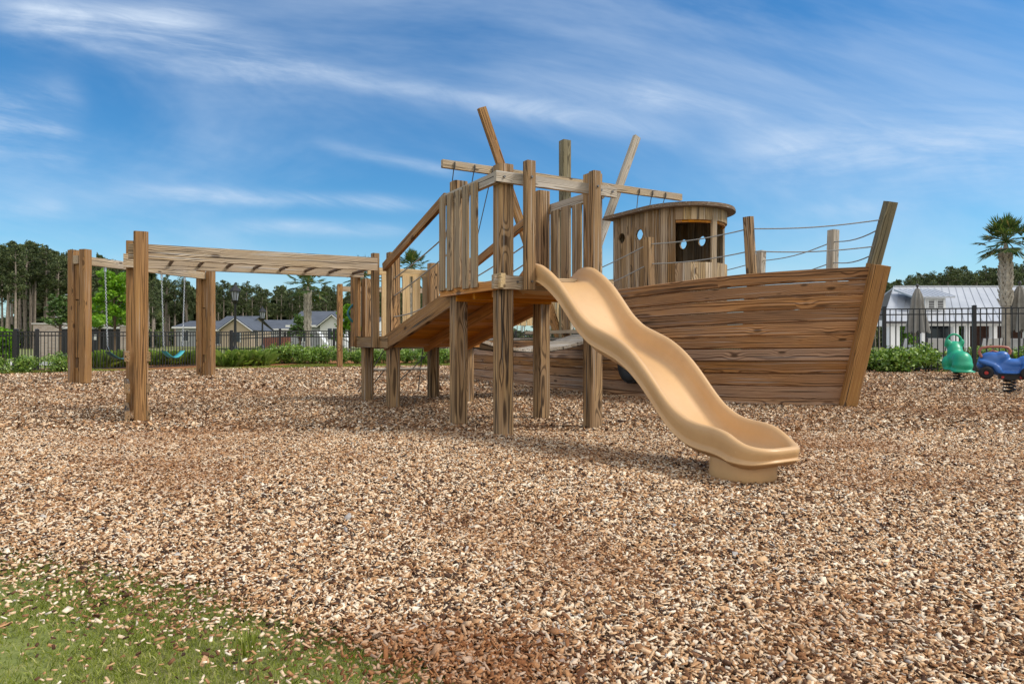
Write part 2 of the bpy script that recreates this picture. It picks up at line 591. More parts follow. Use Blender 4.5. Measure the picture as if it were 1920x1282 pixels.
def chip_mat():
    m, t, p = new_mat('wood chips')
    geo = t.node('ShaderNodeNewGeometry')
    isl = geo.outputs['Random Per Island']
    c = t.ramp(isl, [(0.0, (0.030, 0.016, 0.010)), (0.15, (0.075, 0.036, 0.020)), (0.27, (0.26, 0.120, 0.052)), (0.42, (0.46, 0.250, 0.115)),
                     (0.58, (0.58, 0.36, 0.19)), (0.72, (0.70, 0.50, 0.315)), (0.86, (0.78, 0.62, 0.44)), (0.97, (0.84, 0.72, 0.55)), (1.0, (0.34, 0.31, 0.29))])
    n = t.noise(geo.outputs['Position'], 0.55, 4.0, 0.6)
    c = t.mix(t.mapr(n.outputs[0], 0.47, 0.66, 0.0, 0.55, True), c, (0.27, 0.115, 0.042))
    # damp rusty patch at the lawn edge
    px_, py_, pz_ = t.sep(geo.outputs['Position'])
    dx_ = t.math('MULTIPLY', t.math('ADD', px_, 0.16), 1.6)
    dy_ = t.math('MULTIPLY', t.math('SUBTRACT', py_, 1.82), 2.6)
    dd = t.math('ADD', t.math('SQRT', t.math('ADD', t.math('MULTIPLY', dx_, dx_), t.math('MULTIPLY', dy_, dy_))), t.math('MULTIPLY', t.math('SUBTRACT', n.outputs[0], 0.5), 1.2))
    c = t.mix(t.mapr(dd, 0.2, 0.95, 0.68, 0.0, True), c, (0.24, 0.085, 0.024))
    g = t.noise(geo.outputs['Position'], 180.0, 2.0)
    f = t.mapr(g.outputs[0], 0.3, 0.7, 0.78, 1.15)
    c = t.mix(1.0, c, t.comb(f, f, f), 'MULTIPLY')
    t.put(p.inputs['Base Color'], c)
    p.inputs['Roughness'].default_value = 0.85
    p.inputs['Specular IOR Level'].default_value = 0.25
    return m


M['ground'] = ground_mat()
M['mulch'] = mulch_mat()
M['chips'] = chip_mat()
M['grass'] = leafy('grass blades', [(0.0, (0.14, 0.17, 0.025)), (0.4, (0.27, 0.31, 0.05)), (0.75, (0.38, 0.40, 0.09)), (1.0, (0.55, 0.48, 0.24))], 0.6, 0.4)


def sheet(name, xs, ys, hfun, mat, kind='structure'):
    X, Y = np.meshgrid(xs, ys)
    Z = hfun(X, Y)
    v = np.stack([X, Y, Z], -1).reshape(-1, 3)
    nx, ny = len(xs), len(ys)
    i = np.arange(ny - 1)[:, None] * nx + np.arange(nx - 1)[None, :]
    f = np.stack([i, i + 1, i + nx + 1, i + nx], -1).reshape(-1, 4)
    o = mesh_np(name, v, f, mat, True)
    tag(o, kind=kind)
    return o


_far = [100, 150, 220, 330, 500, 900]
gx = np.array([-v for v in reversed(_far)] + list(np.arange(-60, 61, 1.0)) + _far, dtype=float)
gy = np.array([-300, -100, -40, -15] + list(np.arange(-6, 61, 1.0)) + _far, dtype=float)
sheet('ground', gx, gy, terrain_h, M['ground'])

nprs = np.random.RandomState(11)


def build_mulch():
    # bed polygon: front-left lawn edge, left, back, right
    pts = []
    for x in np.linspace(-9, 0.6, 50):
        lo, hi = -4.0, 14.0
        y = 2.52 - (0.52 * (x + 1.2) + 0.10 * min((x + 1.1) ** 2, 2.0)) / 0.854
        pts.append((x, y + 0.05 * math.sin(x * 9) + 0.03 * math.sin(x * 23)))
    pts = [(-17.0, 17.0), (-13.0, 10.0)] + pts + [(1.2, -1.5), (16, -1.5), (24, 8), (20, 18.0)]
    for x in np.linspace(19, -16, 60):
        pts.append((x, float(back_edge(x)) + 0.10 * math.sin(x * 3.1) + 0.06 * math.sin(x * 7.7)))
    bm = bmesh.new()
    f = bm.faces.new([bm.verts.new((x, y, 0.002)) for x, y in pts])
    bmesh.ops.triangulate(bm, faces=[f])
    if f.is_valid and f.normal.z < 0: pass
    bmesh.ops.recalc_face_normals(bm, faces=bm.faces)
    me = bpy.data.meshes.new('mulch_bed')
    bm.to_mesh(me); bm.free()
    o = bpy.data.objects.new('mulch_bed', me)
    COL.objects.link(o)
    me.materials.append(M['mulch'])
    tag(o, kind='structure')


build_mulch()


def smooth_noise(x, y, s, seed):
    r = np.random.RandomState(seed)
    out = 0
    for k in range(5):
        a, b, c = r.uniform(-1, 1) * s, r.uniform(-1, 1) * s, r.uniform(0, 6.28)
        out = out + np.sin(a * x + b * y + c)
    return out / 5


def build_chips():
    P, S, FULL = [], [], []
    for (y0, y1, dens, sc, full) in ((0.9, 3.2, 19500, 1.0, 2), (3.2, 6.5, 10500, 1.15, 2), (6.5, 12.0, 4200, 1.5, 1), (12.0, 26.0, 900, 2.4, 1)):
        wmax = 0.80 * y1 + 2.4
        n = int(dens * 2 * wmax * (y1 - y0))
        x = nprs.uniform(-wmax, wmax, n)
        y = nprs.uniform(y0, y1, n)
        ok = (np.abs(x) < 0.80 * y + 2.4) & (y < back_edge(x) + 0.15 * smooth_noise(x, y, 5, 3) + nprs.normal(0, 0.08, n)) & (x > -17 + 0.0 * y)
        sd = edge_sd(x, y) + 0.16 * smooth_noise(x, y, 6.0, 5) + 0.10 * smooth_noise(x, y, 14.0, 8)
        dn = 0.035 + 0.20 * sstep(-0.6, -0.15, sd) + 0.765 * sstep(-0.22, 0.14, sd)
        ok &= nprs.uniform(0, 1, n) < dn
        x, y = x[ok], y[ok]
        P.append(np.stack([x, y], 1)); S.append(np.full(len(x), sc)); FULL.append(np.full(len(x), full))
    P = np.concatenate(P); S = np.concatenate(S); FULL = np.concatenate(FULL)
    n = len(P)
    L = nprs.lognormal(math.log(0.0080), 0.36, n) * S * np.where(edge_sd(P[:, 0], P[:, 1]) < 0.0, 0.8, 1.0)          # half length
    Wd = L * nprs.uniform(0.20, 0.62, n)
    T = nprs.uniform(0.0008, 0.0026, n) * S
    yaw = nprs.uniform(0, 2 * np.pi, n)
    pit = nprs.normal(0, 0.34, n)
    rol = nprs.normal(0, 0.65, n)
    # local frame
    cy, sy = np.cos(yaw), np.sin(yaw)
    ex = np.stack([cy * np.cos(pit), sy * np.cos(pit), np.sin(pit)], 1)
    ey0 = np.stack([-sy, cy, np.zeros(n)], 1)
    ez0 = np.cross(ex, ey0)
    ey = ey0 * np.cos(rol)[:, None] + ez0 * np.sin(rol)[:, None]
    ez = np.cross(ex, ey)
    c = np.zeros((n, 3)); c[:, :2] = P
    sdn = edge_sd(P[:, 0], P[:, 1])
    c[:, 2] = 0.006 + nprs.uniform(0, 0.016, n) + 0.5 * np.abs(ex[:, 2]) * L * 0.8 + 0.012 * smooth_noise(P[:, 0], P[:, 1], 2.2, 21) + 0.012 * sstep(0.2, -0.2, sdn)
    corners = []
    for (a, b) in ((-1, -1), (1, -1), (1, 1), (-1, 1)):
        ja = a * L * nprs.uniform(0.72, 1.1, n)
        jb = b * Wd * nprs.uniform(0.55, 1.1, n)
        corners.append(c + ex * ja[:, None] + ey * jb[:, None])
    top = np.stack([k + ez * T[:, None] for k in corners], 1)
    bot = np.stack([k - ez * T[:, None] for k in corners], 1)
    full = FULL == 2
    nf, ns = full.sum(), (~full).sum()
    vf = np.concatenate([top[full], bot[full]], 1)            # nf,8,3
    b0 = np.arange(nf)[:, None] * 8
    tmpl = np.array([[0, 1, 2, 3], [4, 5, 1, 0], [5, 6, 2, 1], [6, 7, 3, 2], [7, 4, 0, 3]])
    ff = (b0[:, :, None] + tmpl[None]).reshape(-1, 4)
    vs = top[~full]
    fs = np.arange(ns)[:, None] * 4 + np.array([[0, 1, 2, 3]]) + nf * 8
    v = np.concatenate([vf.reshape(-1, 3), vs.reshape(-1, 3)])
    f = np.concatenate([ff, fs])
    o = mesh_np('wood_chips', v, f, M['chips'])
    tag(o, 'loose tan and brown wood chips covering the playground floor', 'wood chips', kind='stuff')
    print('chips', n)


def blades(n, xs, ys, zs, hmin, hmax, wid, lean=0.5):
    h = nprs.uniform(hmin, hmax, n)
    yaw = nprs.uniform(0, 2 * np.pi, n)
    la = nprs.uniform(0, 2 * np.pi, n)
    le = nprs.uniform(0.05, lean, n) * h
    base = np.stack([xs, ys, zs], 1)
    wv = np.stack([np.cos(yaw), np.sin(yaw), np.zeros(n)], 1) * (wid * nprs.uniform(0.6, 1.3, n))[:, None]
    lv = np.stack([np.cos(la) * le, np.sin(la) * le, h], 1)
    mid = base + lv * np.array([0.35, 0.35, 0.6])
    tip = base + lv
    v = np.stack([base - wv, base + wv, mid + wv * 0.8, tip, mid - wv * 0.8], 1).reshape(-1, 3)
    f = np.arange(n)[:, None] * 5 + np.array([[0, 1, 2, 3, 4]])
    return v, f


def build_grass():
    n = 480000
    x = nprs.uniform(-4.6, 1.0, n); y = nprs.uniform(0.9, 4.2, n)
    sd = edge_sd(x, y) + 0.16 * smooth_noise(x, y, 6.0, 5)
    clump = smooth_noise(x, y, 11, 17)
    ok = (sd < 0.0 + 0.16 * clump) & (np.abs(x) < 0.8 * y + 0.7) & (nprs.uniform(0, 1, n) < 0.62 + 0.6 * clump)
    x, y = x[ok], y[ok]
    v, f = blades(len(x), x, y, np.full(len(x), -0.004), 0.006, 0.022, 0.0013, 1.4)
    o = mesh_np('lawn_grass', v, f, M['grass'])
    tag(o, 'short green grass in the front left corner', 'grass', kind='stuff')
    # taller wispy blades along the bed behind the swings
    n = 60000
    x = nprs.uniform(-16, 6, n)
    y = back_edge(x) + nprs.uniform(0.05, 1.6, n)
    ok = (np.abs(x) < 0.78 * y + 1) & (smooth_noise(x, y, 1.2, 31) > -0.35)
    x, y = x[ok], y[ok]
    v, f = blades(len(x), x, y, terrain_h(x, y), 0.03, 0.09, 0.006, 0.9)
    o = mesh_np('verge_grass', v, f, M['grass'])
    tag(o, 'thin strip of lawn between the wood chips and the planting bed', 'grass', kind='stuff')
    # the single taller weed in the chips at the lawn edge
    k = 46
    c = at(463, 1113.6 / (1228 - 641))
    v, f = blades(k, c.x + nprs.normal(0, 0.012, k), c.y + nprs.normal(0, 0.02, k), np.zeros(k), 0.05, 0.10, 0.0018, 0.5)
    o = mesh_np('weed_tuft', v, f, M['grass'])
    tag(o, 'tall tuft of grass growing alone at the lawn edge', 'weed')


build_chips()
build_grass()

# planting bed of pine straw along the fences
M['straw'] = plain('pine straw', (0.30, 0.135, 0.06), 0.95, 0, 0.45, 9.0, 0.1, 0.6)
xs = np.linspace(-17, 9.4, 80)


def strip(name, xs, d0, d1, mat, lift):
    ds = np.linspace(0, 1, 9)
    X, D = np.meshgrid(xs, ds)
    a = d0(X) if callable(d0) else d0
    b = d1(X) if callable(d1) else d1
    Y = back_edge(X) + a + (b - a) * D
    Z = terrain_h(X, Y) + lift
    v = np.stack([X, Y, Z], -1).reshape(-1, 3)
    nx = len(xs)
    i = np.arange(8)[:, None] * nx + np.arange(nx - 1)[None, :]
    f = np.stack([i, i + 1, i + nx + 1, i + nx], -1).reshape(-1, 4)
    tag(mesh_np(name, v, f, mat, True), kind='structure')


strip('planting_bed', xs, lambda x: 1.1 + 0.25 * np.sin(x * 1.7) - 0.9 * sstep(-9, -13, x), 4.2, M['straw'], 0.012)
strip('planting_bed', np.linspace(9.4, 24, 50), lambda x: 0.12 + 0.1 * np.sin(x * 2.3), 2.2, M['straw'], 0.012)
# paved surfaces beyond the fences
def slab(name, x0, x1, y0, y1, z, mat):
    b = MB(); b.add([(x0, y0, z), (x1, y0, z), (x1, y1, z), (x0, y1, z)], [(0, 1, 2, 3)])
    return tag(b.build(name, mat), kind='structure')
slab('pool_deck', 9.5, 60, 22.4, 62, 0.01, M['concrete'])
slab('road', -60, -15.0, 25.5, 29.5, 0.01, M['concrete'])


# ------------------------------------------------------------------ climbing tower, ramp and lower platform
def build_tower():
    root = thing('play_tower', W(0, 0, 0), 'weathered wooden climbing tower with picket sides and a ramp down to a lower platform', 'play tower')
    b = lambda mb, name, mat, par=root, **k: mb.build(name, M[mat], par, **k)
    for (lx, ly, zt) in ((-.515, .48, 2.55), (-.515, -.48, 2.51), (.515, .48, 2.56), (.515, -.48, 2.55)):
        m = MB(); p = W(lx, ly); m.post(p.x, p.y, -.05, zt, .152, ch=.018, pith=(rnd.uniform(-.02, .02), rnd.uniform(-.02, .02))); b(m, 'post', 'post')
    # slim posts either side of the slide mouth
    for s in (-.36, .385):
        m = MB(); p = W(s, -.69); m.post(p.x, p.y, 1.345, 2.52, .092, .088, ch=.008, pith=(.06, .03)); b(m, 'slide_post', 'post')
    # deck boards
    m = MB()
    for k in range(7):
        y = -.50 + (k + .5) * 1.0 / 7
        m.beam(W(-.62, y, 1.42), W(.62, y, 1.42), .136, .036)
    b(m, 'deck', 'under')
    m = MB()
    for y in (-.40, 0, .40):
        m.beam(W(-.58, y, 1.345), W(.58, y, 1.345), .045, .11)
    b(m, 'joist', 'under')
    # fascia beams round the deck
    m = MB(); m.beam(W(-.68, -.585, 1.415), W(.68, -.585, 1.415), .055, .125); b(m, 'fascia', 'bleach')
    m = MB(); m.beam(W(-.625, -.53, 1.39), W(-.625, .66, 1.39), .05, .085); b(m, 'fascia', 'under')
    m = MB(); m.beam(W(.625, -.53, 1.39), W(.625, .58, 1.39), .05, .085); b(m, 'fascia', 'under')
    m = MB(); m.beam(W(-.615, -.50, 1.425), W(-.615, -.655, 1.425), .05, .13); b(m, 'fascia', 'pale')
    # top rails
    m = MB(); m.beam(W(-.66, -.585, 2.37), W(.72, -.585, 2.37), .05, .098); b(m, 'top_rail', 'grey')
    m = MB(); m.beam(W(-.622, -.60, 2.37), W(-.622, .62, 2.37), .05, .098); b(m, 'top_rail', 'grey')
    m = MB(); m.beam(W(.622, -.50, 2.37), W(.622, .62, 2.37), .05, .098); b(m, 'top_rail', 'grey')
    # picket sides
    for k in range(5):
        y = .56 - k * .185
        m = MB(); m.beam(W(-.665, y, 1.405 + rnd.uniform(-.02, .01)), W(-.665, y, 2.40 - rnd.uniform(0, .02)), .128, .020, up=(UX, UY, 0)); b(m, 'picket', 'picket')
    for k in range(4):
        y = .30 - k * .21
        m = MB(); m.beam(W(.58, y, 1.40), W(.58, y, 2.325 + rnd.uniform(-.015, .015)), .160, .020, up=(UX, UY, 0)); b(m, 'picket', 'picket')
    bolts = [(W(lx, -.612, z), (VX, VY), .011) for lx, z in ((-.58, 2.37), (.52, 2.37), (.66, 2.37), (-.58, 1.42), (-.44, 1.42), (.50, 1.42), (.62, 1.42))]
    bolts += [(W(s, -.734, z), (VX, VY), .011) for s in (-.36, .385) for z in (1.42, 2.37)]
    for q, (nx, ny), r in bolts:
        m = MB(); m.tube([q + Vector((nx, ny, 0)) * .004, q - Vector((nx, ny, 0)) * .012], r, 8); b(m, 'bolt', 'boltsteel')
    # ramp
    r0, r1 = (2.62, .90), (.50, 1.40)
    dl = Vector((0, r1[0] - r0[0], r1[1] - r0[1])); L = dl.length
    nrm = Vector((0, -dl.z, dl.y)).normalized()
    if nrm.z < 0: nrm = -nrm
    def R(t, lx, o=0.0):
        return W(lx, r0[0] + dl.y * t + nrm.y * o, r0[1] + dl.z * t + nrm.z * o)
    upw = W(0, nrm.y, nrm.z) - W(0, 0, 0)
    m = MB()
    for k in range(15):
        t = (k + .5) / 15
        m.beam(R(t, -.50, .0), R(t, .58, .0), L / 15 - .006, .034, up=upw)
    ramp = b(m, 'ramp', 'under')
    for lx, w, mt in ((-.535, .055, 'warm'), (.03, .05, 'under'), (.60, .055, 'under')):
        m = MB(); hh = .19 if lx < -.5 else .13
        m.beam(R(-.04, lx, -.035 if lx < -.5 else -.085), R(1.0, lx, -.035 if lx < -.5 else -.085), w, hh, up=upw); s = b(m, 'stringer', mt); s.parent = ramp
    # lower platform
    z = .95
    for (lx, ly, zt, mt) in ((-.42, 3.80, 1.80, 'post'), (-.46, 2.60, 2.05, 'post'), (.60, 3.72, 2.08, 'post'), (.66, 2.66, 2.05, 'post')):
        m = MB(); p = W(lx, ly); m.post(p.x, p.y, -.05, zt, .15, ch=.015, pith=(rnd.uniform(-.03, .03), rnd.uniform(-.03, .03))); b(m, 'post', mt)
    m = MB()
    for k in range(8):
        y = 2.56 + (k + .5) * 1.28 / 8
        m.beam(W(-.52, y, z - .018), W(.74, y, z - .018), .152, .036)
    b(m, 'platform_deck', 'warm')
    m = MB(); m.beam(W(-.55, 2.50, .865), W(-.55, 3.92, .865), .05, .15); b(m, 'platform_fascia', 'post')
    m = MB(); m.beam(W(-.52, 2.50, .865), W(.76, 2.50, .865), .05, .13); b(m, 'platform_fascia', 'under')
    m = MB(); m.beam(W(.76, 2.52, .865), W(.76, 3.90, .865), .05, .13); b(m, 'platform_fascia', 'warm')
    m = MB(); m.beam(W(-.50, 3.92, .865), W(.74, 3.92, .865), .05, .13); b(m, 'platform_fascia', 'warm')
    m = MB(); p = W(-.62, 2.86); m.post(p.x, p.y, .80, 2.06, .093, ch=.008, pith=(.05, .03)); b(m, 'slim_post', 'post')
    # boards closing the corner beside the monkey bars
    for ly, w in ((3.90, .15), (3.70, .15)):
        m = MB(); m.beam(W(-.60, ly, .80 if ly > 3.8 else .95), W(-.60, ly, 1.83), w, .045, up=(UX, UY, 0)); s = b(m, 'corner_board', 'warm')
    # teal hand grip
    m = MB(); pts = []
    for k in range(9):
        a = math.pi * k / 8
        pts.append(W(-.62 - .075 * math.sin(a), 3.86, 1.16 + .26 * k / 8))
    m.tube(pts, .016, 8); g = b(m, 'hand_grip', 'teal')
    # picket railings of the lower platform
    m = MB(); m.beam(W(-.40, 3.86, 1.93), W(.56, 3.86, 1.93), .045, .11); b(m, 'top_rail', 'pale')
    for k in range(6):
        x = -.30 + k * .165
        m = MB(); m.beam(W(x, 3.82, .95), W(x, 3.82, 1.88), .12, .032, up=(VX, VY, 0)); b(m, 'picket', 'pale' if k % 3 != 2 else 'picket')
    # hand rails of the ramp
    m = MB(); m.beam(W(-.555, 2.68, 1.86), W(-.60, .60, 2.40), .05, .105, up=upw); b(m, 'handrail', 'warm')
    m = MB(); m.beam(W(.64, 2.70, 1.86), W(.60, .58, 2.40), .05, .105, up=upw); b(m, 'handrail', 'warm')
    for lx, hs in ((-.47, ((1.70, 2.12), (1.47, 1.90), (1.20, 1.52))), (.60, ((1.70, 2.12), (1.47, 1.90)))):
        for (za, zb) in hs:
            m = MB(); A, B = W(lx, 2.55, za), W(lx - .02, .54, zb)
            pts = [A.lerp(B, t / 10) - Vector((0, 0, (.09 if za < 1.3 else .02) * math.sin(math.pi * t / 10))) for t in range(11)]
            m.tube(pts, .0085, 6); b(m, 'guard_rope', 'rope')
    return root


M['boltsteel'] = plain('weathered bolt steel', (0.16, 0.15, 0.145), 0.45, 0.8, .2, 20)
M['teal'] = plain('teal grip plastic', (0.03, 0.16, 0.19), 0.4, 0, 0.1, 10)
build_tower()

# rope ladder with wooden rungs hanging behind the lower platform
def build_rope_ladder():
    root = thing('rope_ladder', W(.4, 4.3, 0), 'rope ladder with pale round rungs behind the lower platform', 'rope ladder')
    zs = ((.79, 4.10), (.43, 4.50), (.10, 4.85))
    for z, ly in zs[:2]:
        m = MB(); m.tube([W(-.25, ly, z), W(1.02, ly, z)], .026, 8); m.build('rung', M['grey'], root)
    for k, (a, c) in enumerate((((.02, 3.97, .93), (-.2, 4.95, .05)), ((.30, 3.97, .93), (-.05, 5.0, .02)), ((.55, 3.97, .93), (.85, 4.95, .02)), ((.9, 3.97, .93), (.3, 4.98, .02)))):
        m = MB(); m.tube([W(*a), W(*c)], .009, 6); m.build('rope', M['darkrope'], root)
build_rope_ladder()


# ------------------------------------------------------------------ monkey bars
def build_monkey():
    root = thing('monkey_bars', W(-3.4, 3.05, 0), 'wooden monkey bars running from a tall post pair to the lower platform', 'monkey bars')
    for lx, ly, zt, w in ((-3.40, 2.47, 2.07, .142), (-3.46, 3.70, 2.12, .142)):
        m = MB(); p = W(lx, ly); m.post(p.x, p.y, -.05, zt, w, ch=.02, pith=(rnd.uniform(-.02, .02), .05)); m.build('post', M['warm'], root)
    m = MB(); m.beam(W(-3.52, 2.56, 1.865), W(-.70, 2.56, 1.88), .075, .165, pith=(0.0, .10)); m.build('beam', M['bleach'], root)
    m = MB(); m.beam(W(-3.56, 3.60, 1.865), W(-.55, 3.60, 1.88), .075, .165); m.build('beam', M['bleach'], root)
    for k in range(8):
        x = -3.05 + k * .335
        m = MB(); m.tube([W(x, 2.54, 1.85), W(x, 3.62, 1.85)], .021, 8); m.build('rung', M['brownpipe'], root)
    for z in (.71, .37, .075):
        for sx in (-.10, .095):
            m = MB(); m.beam(W(-3.43 + sx, 2.40, z), W(-3.43 + sx, 3.80, z), .05, .10); m.build('step', M['post'], root)
M['brownpipe'] = plain('brown painted rung', (0.09, 0.055, 0.035), 0.5, 0, 0.2, 12)
build_monkey()


# ------------------------------------------------------------------ slide
def build_slide():
    Fc = W(0, -.48)
    wv = Vector((-VX, -VY, 0)); uv = Vector((UX, UY, 0))
    root = thing('slide', Fc + wv * 2.38, 'tan plastic wave slide running down from the wooden tower to the chips', 'slide')
    cr = [(-.12, 1.47), (0, 1.555), (.08, 1.59), (.18, 1.60), (.3, 1.572), (.45, 1.495), (.606, 1.39), (.757, 1.25), (.9, 1.115), (1.07, 1.01), (1.25, .95), (1.42, .895), (1.566, .825), (1.7, .735), (1.826, .63), (1.95, .515), (2.067, .425), (2.214, .36), (2.34, .342), (2.46, .338), (2.56, .322), (2.66, .280), (2.75, .246), (2.84, .236), (3.0, .235)]
    fl = [(-.12, 1.435), (.15, 1.435), (.31, 1.425), (.45, 1.35), (.606, 1.225), (.757, 1.07), (.9, .925), (1.07, .82), (1.25, .76), (1.42, .705), (1.566, .635), (1.7, .545), (1.826, .44), (1.95, .335), (2.067, .255), (2.214, .195), (2.34, .182), (2.5, .174), (3.0, .172)]
    def smooth(tab):
        xs = np.array([p[0] for p in tab]); ys = np.array([p[1] for p in tab])
        q = np.linspace(xs[0], xs[-1], 400)
        v = np.interp(q, xs, ys)
        k = np.hanning(25); k /= k.sum()
        v = np.convolve(np.pad(v, 12, mode='edge'), k, 'valid')
        return lambda t: float(np.interp(t, q, v))
    crest, floor = smooth(cr), smooth(fl)
    hw, Te, R = .335, 2.84, .25
    def lat(s, t):
        k = max(0.0, min(1.0, (t - .3) / 1.0))
        return s * (1 - .11 * k - (.18 * max(0, t - 1.3) if s > 0 else 0)) - .035 * k - .074 * max(0, t - 1.3)
    # plan outline (lateral s, run t) with inward normal
    path = []
    n1 = 72
    for i in range(n1):
        path.append((-hw, -.10 + (Te - R + .10) * i / n1, 1.0, 0.0))
    for i in range(15):
        a = math.pi / 2 * i / 14
        path.append((-hw + R - R * math.cos(a), Te - R + R * math.sin(a), math.cos(a), -math.sin(a)))
    path.append((0.0, Te, 0.0, -1.0))
    left = path[:-1]
    path = path + [(-s, t, -nx, ny) for (s, t, nx, ny) in reversed(left)]
    prof_n = 20
    rows = []
    for (s, t, nx, ny) in path:
        front = max(0.0, min(1.0, -ny))
        c, f = crest(t), floor(t)
        f = min(f, c - .035)
        H = .165 * (1 - front) + .085 * front
        d_ = c - f
        pr = [(.20, f - .045), (.13, f - .043), (.085, f - .030), (.052, c - H - .028), (.030, c - H - .006), (.006, c - H), (.002, c - H + .006), (.006, c - H + .012), (.022, c - H + .016),
              (.018, c - H * .72), (.010, c - H * .45), (.006, c - H * .22), (.014, c - H * .07), (.034, c), (.056, c - .004), (.076, c - .20 * d_), (.094, c - .50 * d_), (.116, c - .82 * d_), (.150, f + .012 * min(1, d_ / .1)), (.20, f)]
        q = []
        for k, (ins, z) in enumerate(pr):
            if k < 4: z = min(z, c - H - .008 - .006 * (3 - k))
            q.append((s + nx * ins, t + ny * ins, z))
        rows.append(q)
    verts, faces = [], []
    for q in rows:
        for (s, t, z) in q:
            p = Fc + uv * (lat(s, t) + .012) + wv * t
            verts.append((p.x, p.y, z))
    N = len(rows)
    for i in range(N - 1):
        for k in range(prof_n - 1):
            a = i * prof_n + k
            faces.append((a, a + 1, a + prof_n + 1, a + prof_n))
    # floor and underside between the two sides
    half = N // 2
    def bridge(k, flip):
        cols = 6
        idx = []
        for i in range(half):
            j = N - 1 - i
            A, B = Vector(verts[i * prof_n + k]), Vector(verts[j * prof_n + k])
            row = [i * prof_n + k]
            for c in range(1, cols):
                verts.append(tuple(A.lerp(B, c / cols))); row.append(len(verts) - 1)
            row.append(j * prof_n + k)
            idx.append(row)
        for i in range(half - 1):
            for c in range(cols):
                f = (idx[i][c], idx[i][c + 1], idx[i + 1][c + 1], idx[i + 1][c])
                faces.append(tuple(reversed(f)) if flip else f)
        tip = half * prof_n + k
        last = idx[-1]
        for c in range(cols):
            f = (last[c], last[c + 1], tip)
            faces.append(tuple(reversed(f)) if flip else f)
    bridge(prof_n - 1, False)
    bridge(0, True)
    m = MB(); m.add(verts, faces, None, True)
    o = m.build('chute', M['tan'], root)
    bm = bmesh.new(); bm.from_mesh(o.data); bmesh.ops.recalc_face_normals(bm, faces=bm.faces); bm.to_mesh(o.data); bm.free()
    # oval foot
    m = MB()
    c = Fc + wv * 2.52 + uv * -.19
    prof = [(.180, -.02), (.200, .012), (.206, .035), (.203, .07), (.203, .10), (.202, .13), (.192, .166)]
    vv = []
    n = 40
    for (r, z) in prof:
        for k in range(n):
            a = 2 * math.pi * k / n
            ca, sa = math.cos(a), math.sin(a)
            e = .8
            x = r * math.copysign(abs(ca) ** e, ca); y = r * .86 * math.copysign(abs(sa) ** e, sa)
            p = c + wv * x + uv * y
            vv.append((p.x, p.y, z))
    ff = []
    for i in range(len(prof) - 1):
        for k in range(n):
            ff.append((i * n + k, i * n + (k + 1) % n, (i + 1) * n + (k + 1) % n, (i + 1) * n + k))
    m.add(vv, ff, None, True)
    o = m.build('foot', M['tan'], root)
    bm = bmesh.new(); bm.from_mesh(o.data); bmesh.ops.recalc_face_normals(bm, faces=bm.faces); bm.to_mesh(o.data); bm.free()


def tan_mat():
    m, t, p = new_mat('tan moulded plastic')
    tc = t.node('ShaderNodeTexCoord')
    n = t.noise(tc.outputs['Object'], 3.0, 5.0, 0.6)
    n2 = t.noise(tc.outputs['Object'], 60.0, 3.0, 0.7)
    c = t.mix(t.mapr(n.outputs[0], 0.3, 0.7), (0.575, 0.35, 0.16), (0.50, 0.295, 0.13))
    sc = t.noise(t.comb(t.math('MULTIPLY', t.sep(tc.outputs['Object'])[0], 9.0), t.math('MULTIPLY', t.sep(tc.outputs['Object'])[1], 9.0), t.math('MULTIPLY', t.sep(tc.outputs['Object'])[2], 60.0)), 1.0, 3.0, 0.7)
    c = t.mix(t.mapr(sc.outputs[0], 0.64, 0.75, 0.0, 0.35), c, (0.32, 0.19, 0.09))
    c = t.mix(t.mapr(n2.outputs[0], 0.66, 0.76, 0.0, 0.3), c, (0.70, 0.55, 0.36))
    t.put(p.inputs['Base Color'], c)
    t.put(p.inputs['Roughness'], t.mapr(n.outputs[0], 0.2, 0.8, 0.34, 0.5))
    p.inputs['Specular IOR Level'].default_value = 0.45
    b = t.node('ShaderNodeBump')
    b.inputs['Strength'].default_value = 0.08
    b.inputs['Distance'].default_value = 0.004
    t.put(b.inputs['Height'], n2.outputs[0])
    t.put(p.inputs['Normal'], b.outputs[0])
    return m


M['tan'] = tan_mat()
build_slide()


# ------------------------------------------------------------------ swing frames and swings
def swing_frame(A, B, name_label, h=2.78, beam_z=2.56, spacer_mat='warm'):
    A, B = Vector((A[0], A[1], 0)), Vector((B[0], B[1], 0))
    d = (B - A).normalized()
    p = Vector((-d.y, d.x, 0))
    ang = math.atan2(d.y, d.x)
    root = thing('swing_set', (A + B) / 2, name_label, 'swing frame', 'wooden swing frames')
    for e, E in enumerate((A, B)):
        for s in (-1, 1):
            q = E + p * s * .155
            m = MB(); m.post(q.x, q.y, -.05, h + rnd.uniform(-.02, .02), .165, .175, ang=ang, ch=.012); m.build('post', M['warm'], root)
        for (z0, z1) in ((1.75, beam_z - .085), (.55, 1.72), (-.05, .34)):
            m = MB(); m.beam(E + Vector((0, 0, z0)), E + Vector((0, 0, z1)), .085, .13, up=tuple(p)); m.build('spacer', M[spacer_mat], root)
    m = MB(); m.beam(A - d * .10 + Vector((0, 0, beam_z)), B + d * .10 + Vector((0, 0, beam_z)), .13, .17); m.build('beam', M['bleach'], root)
    return root


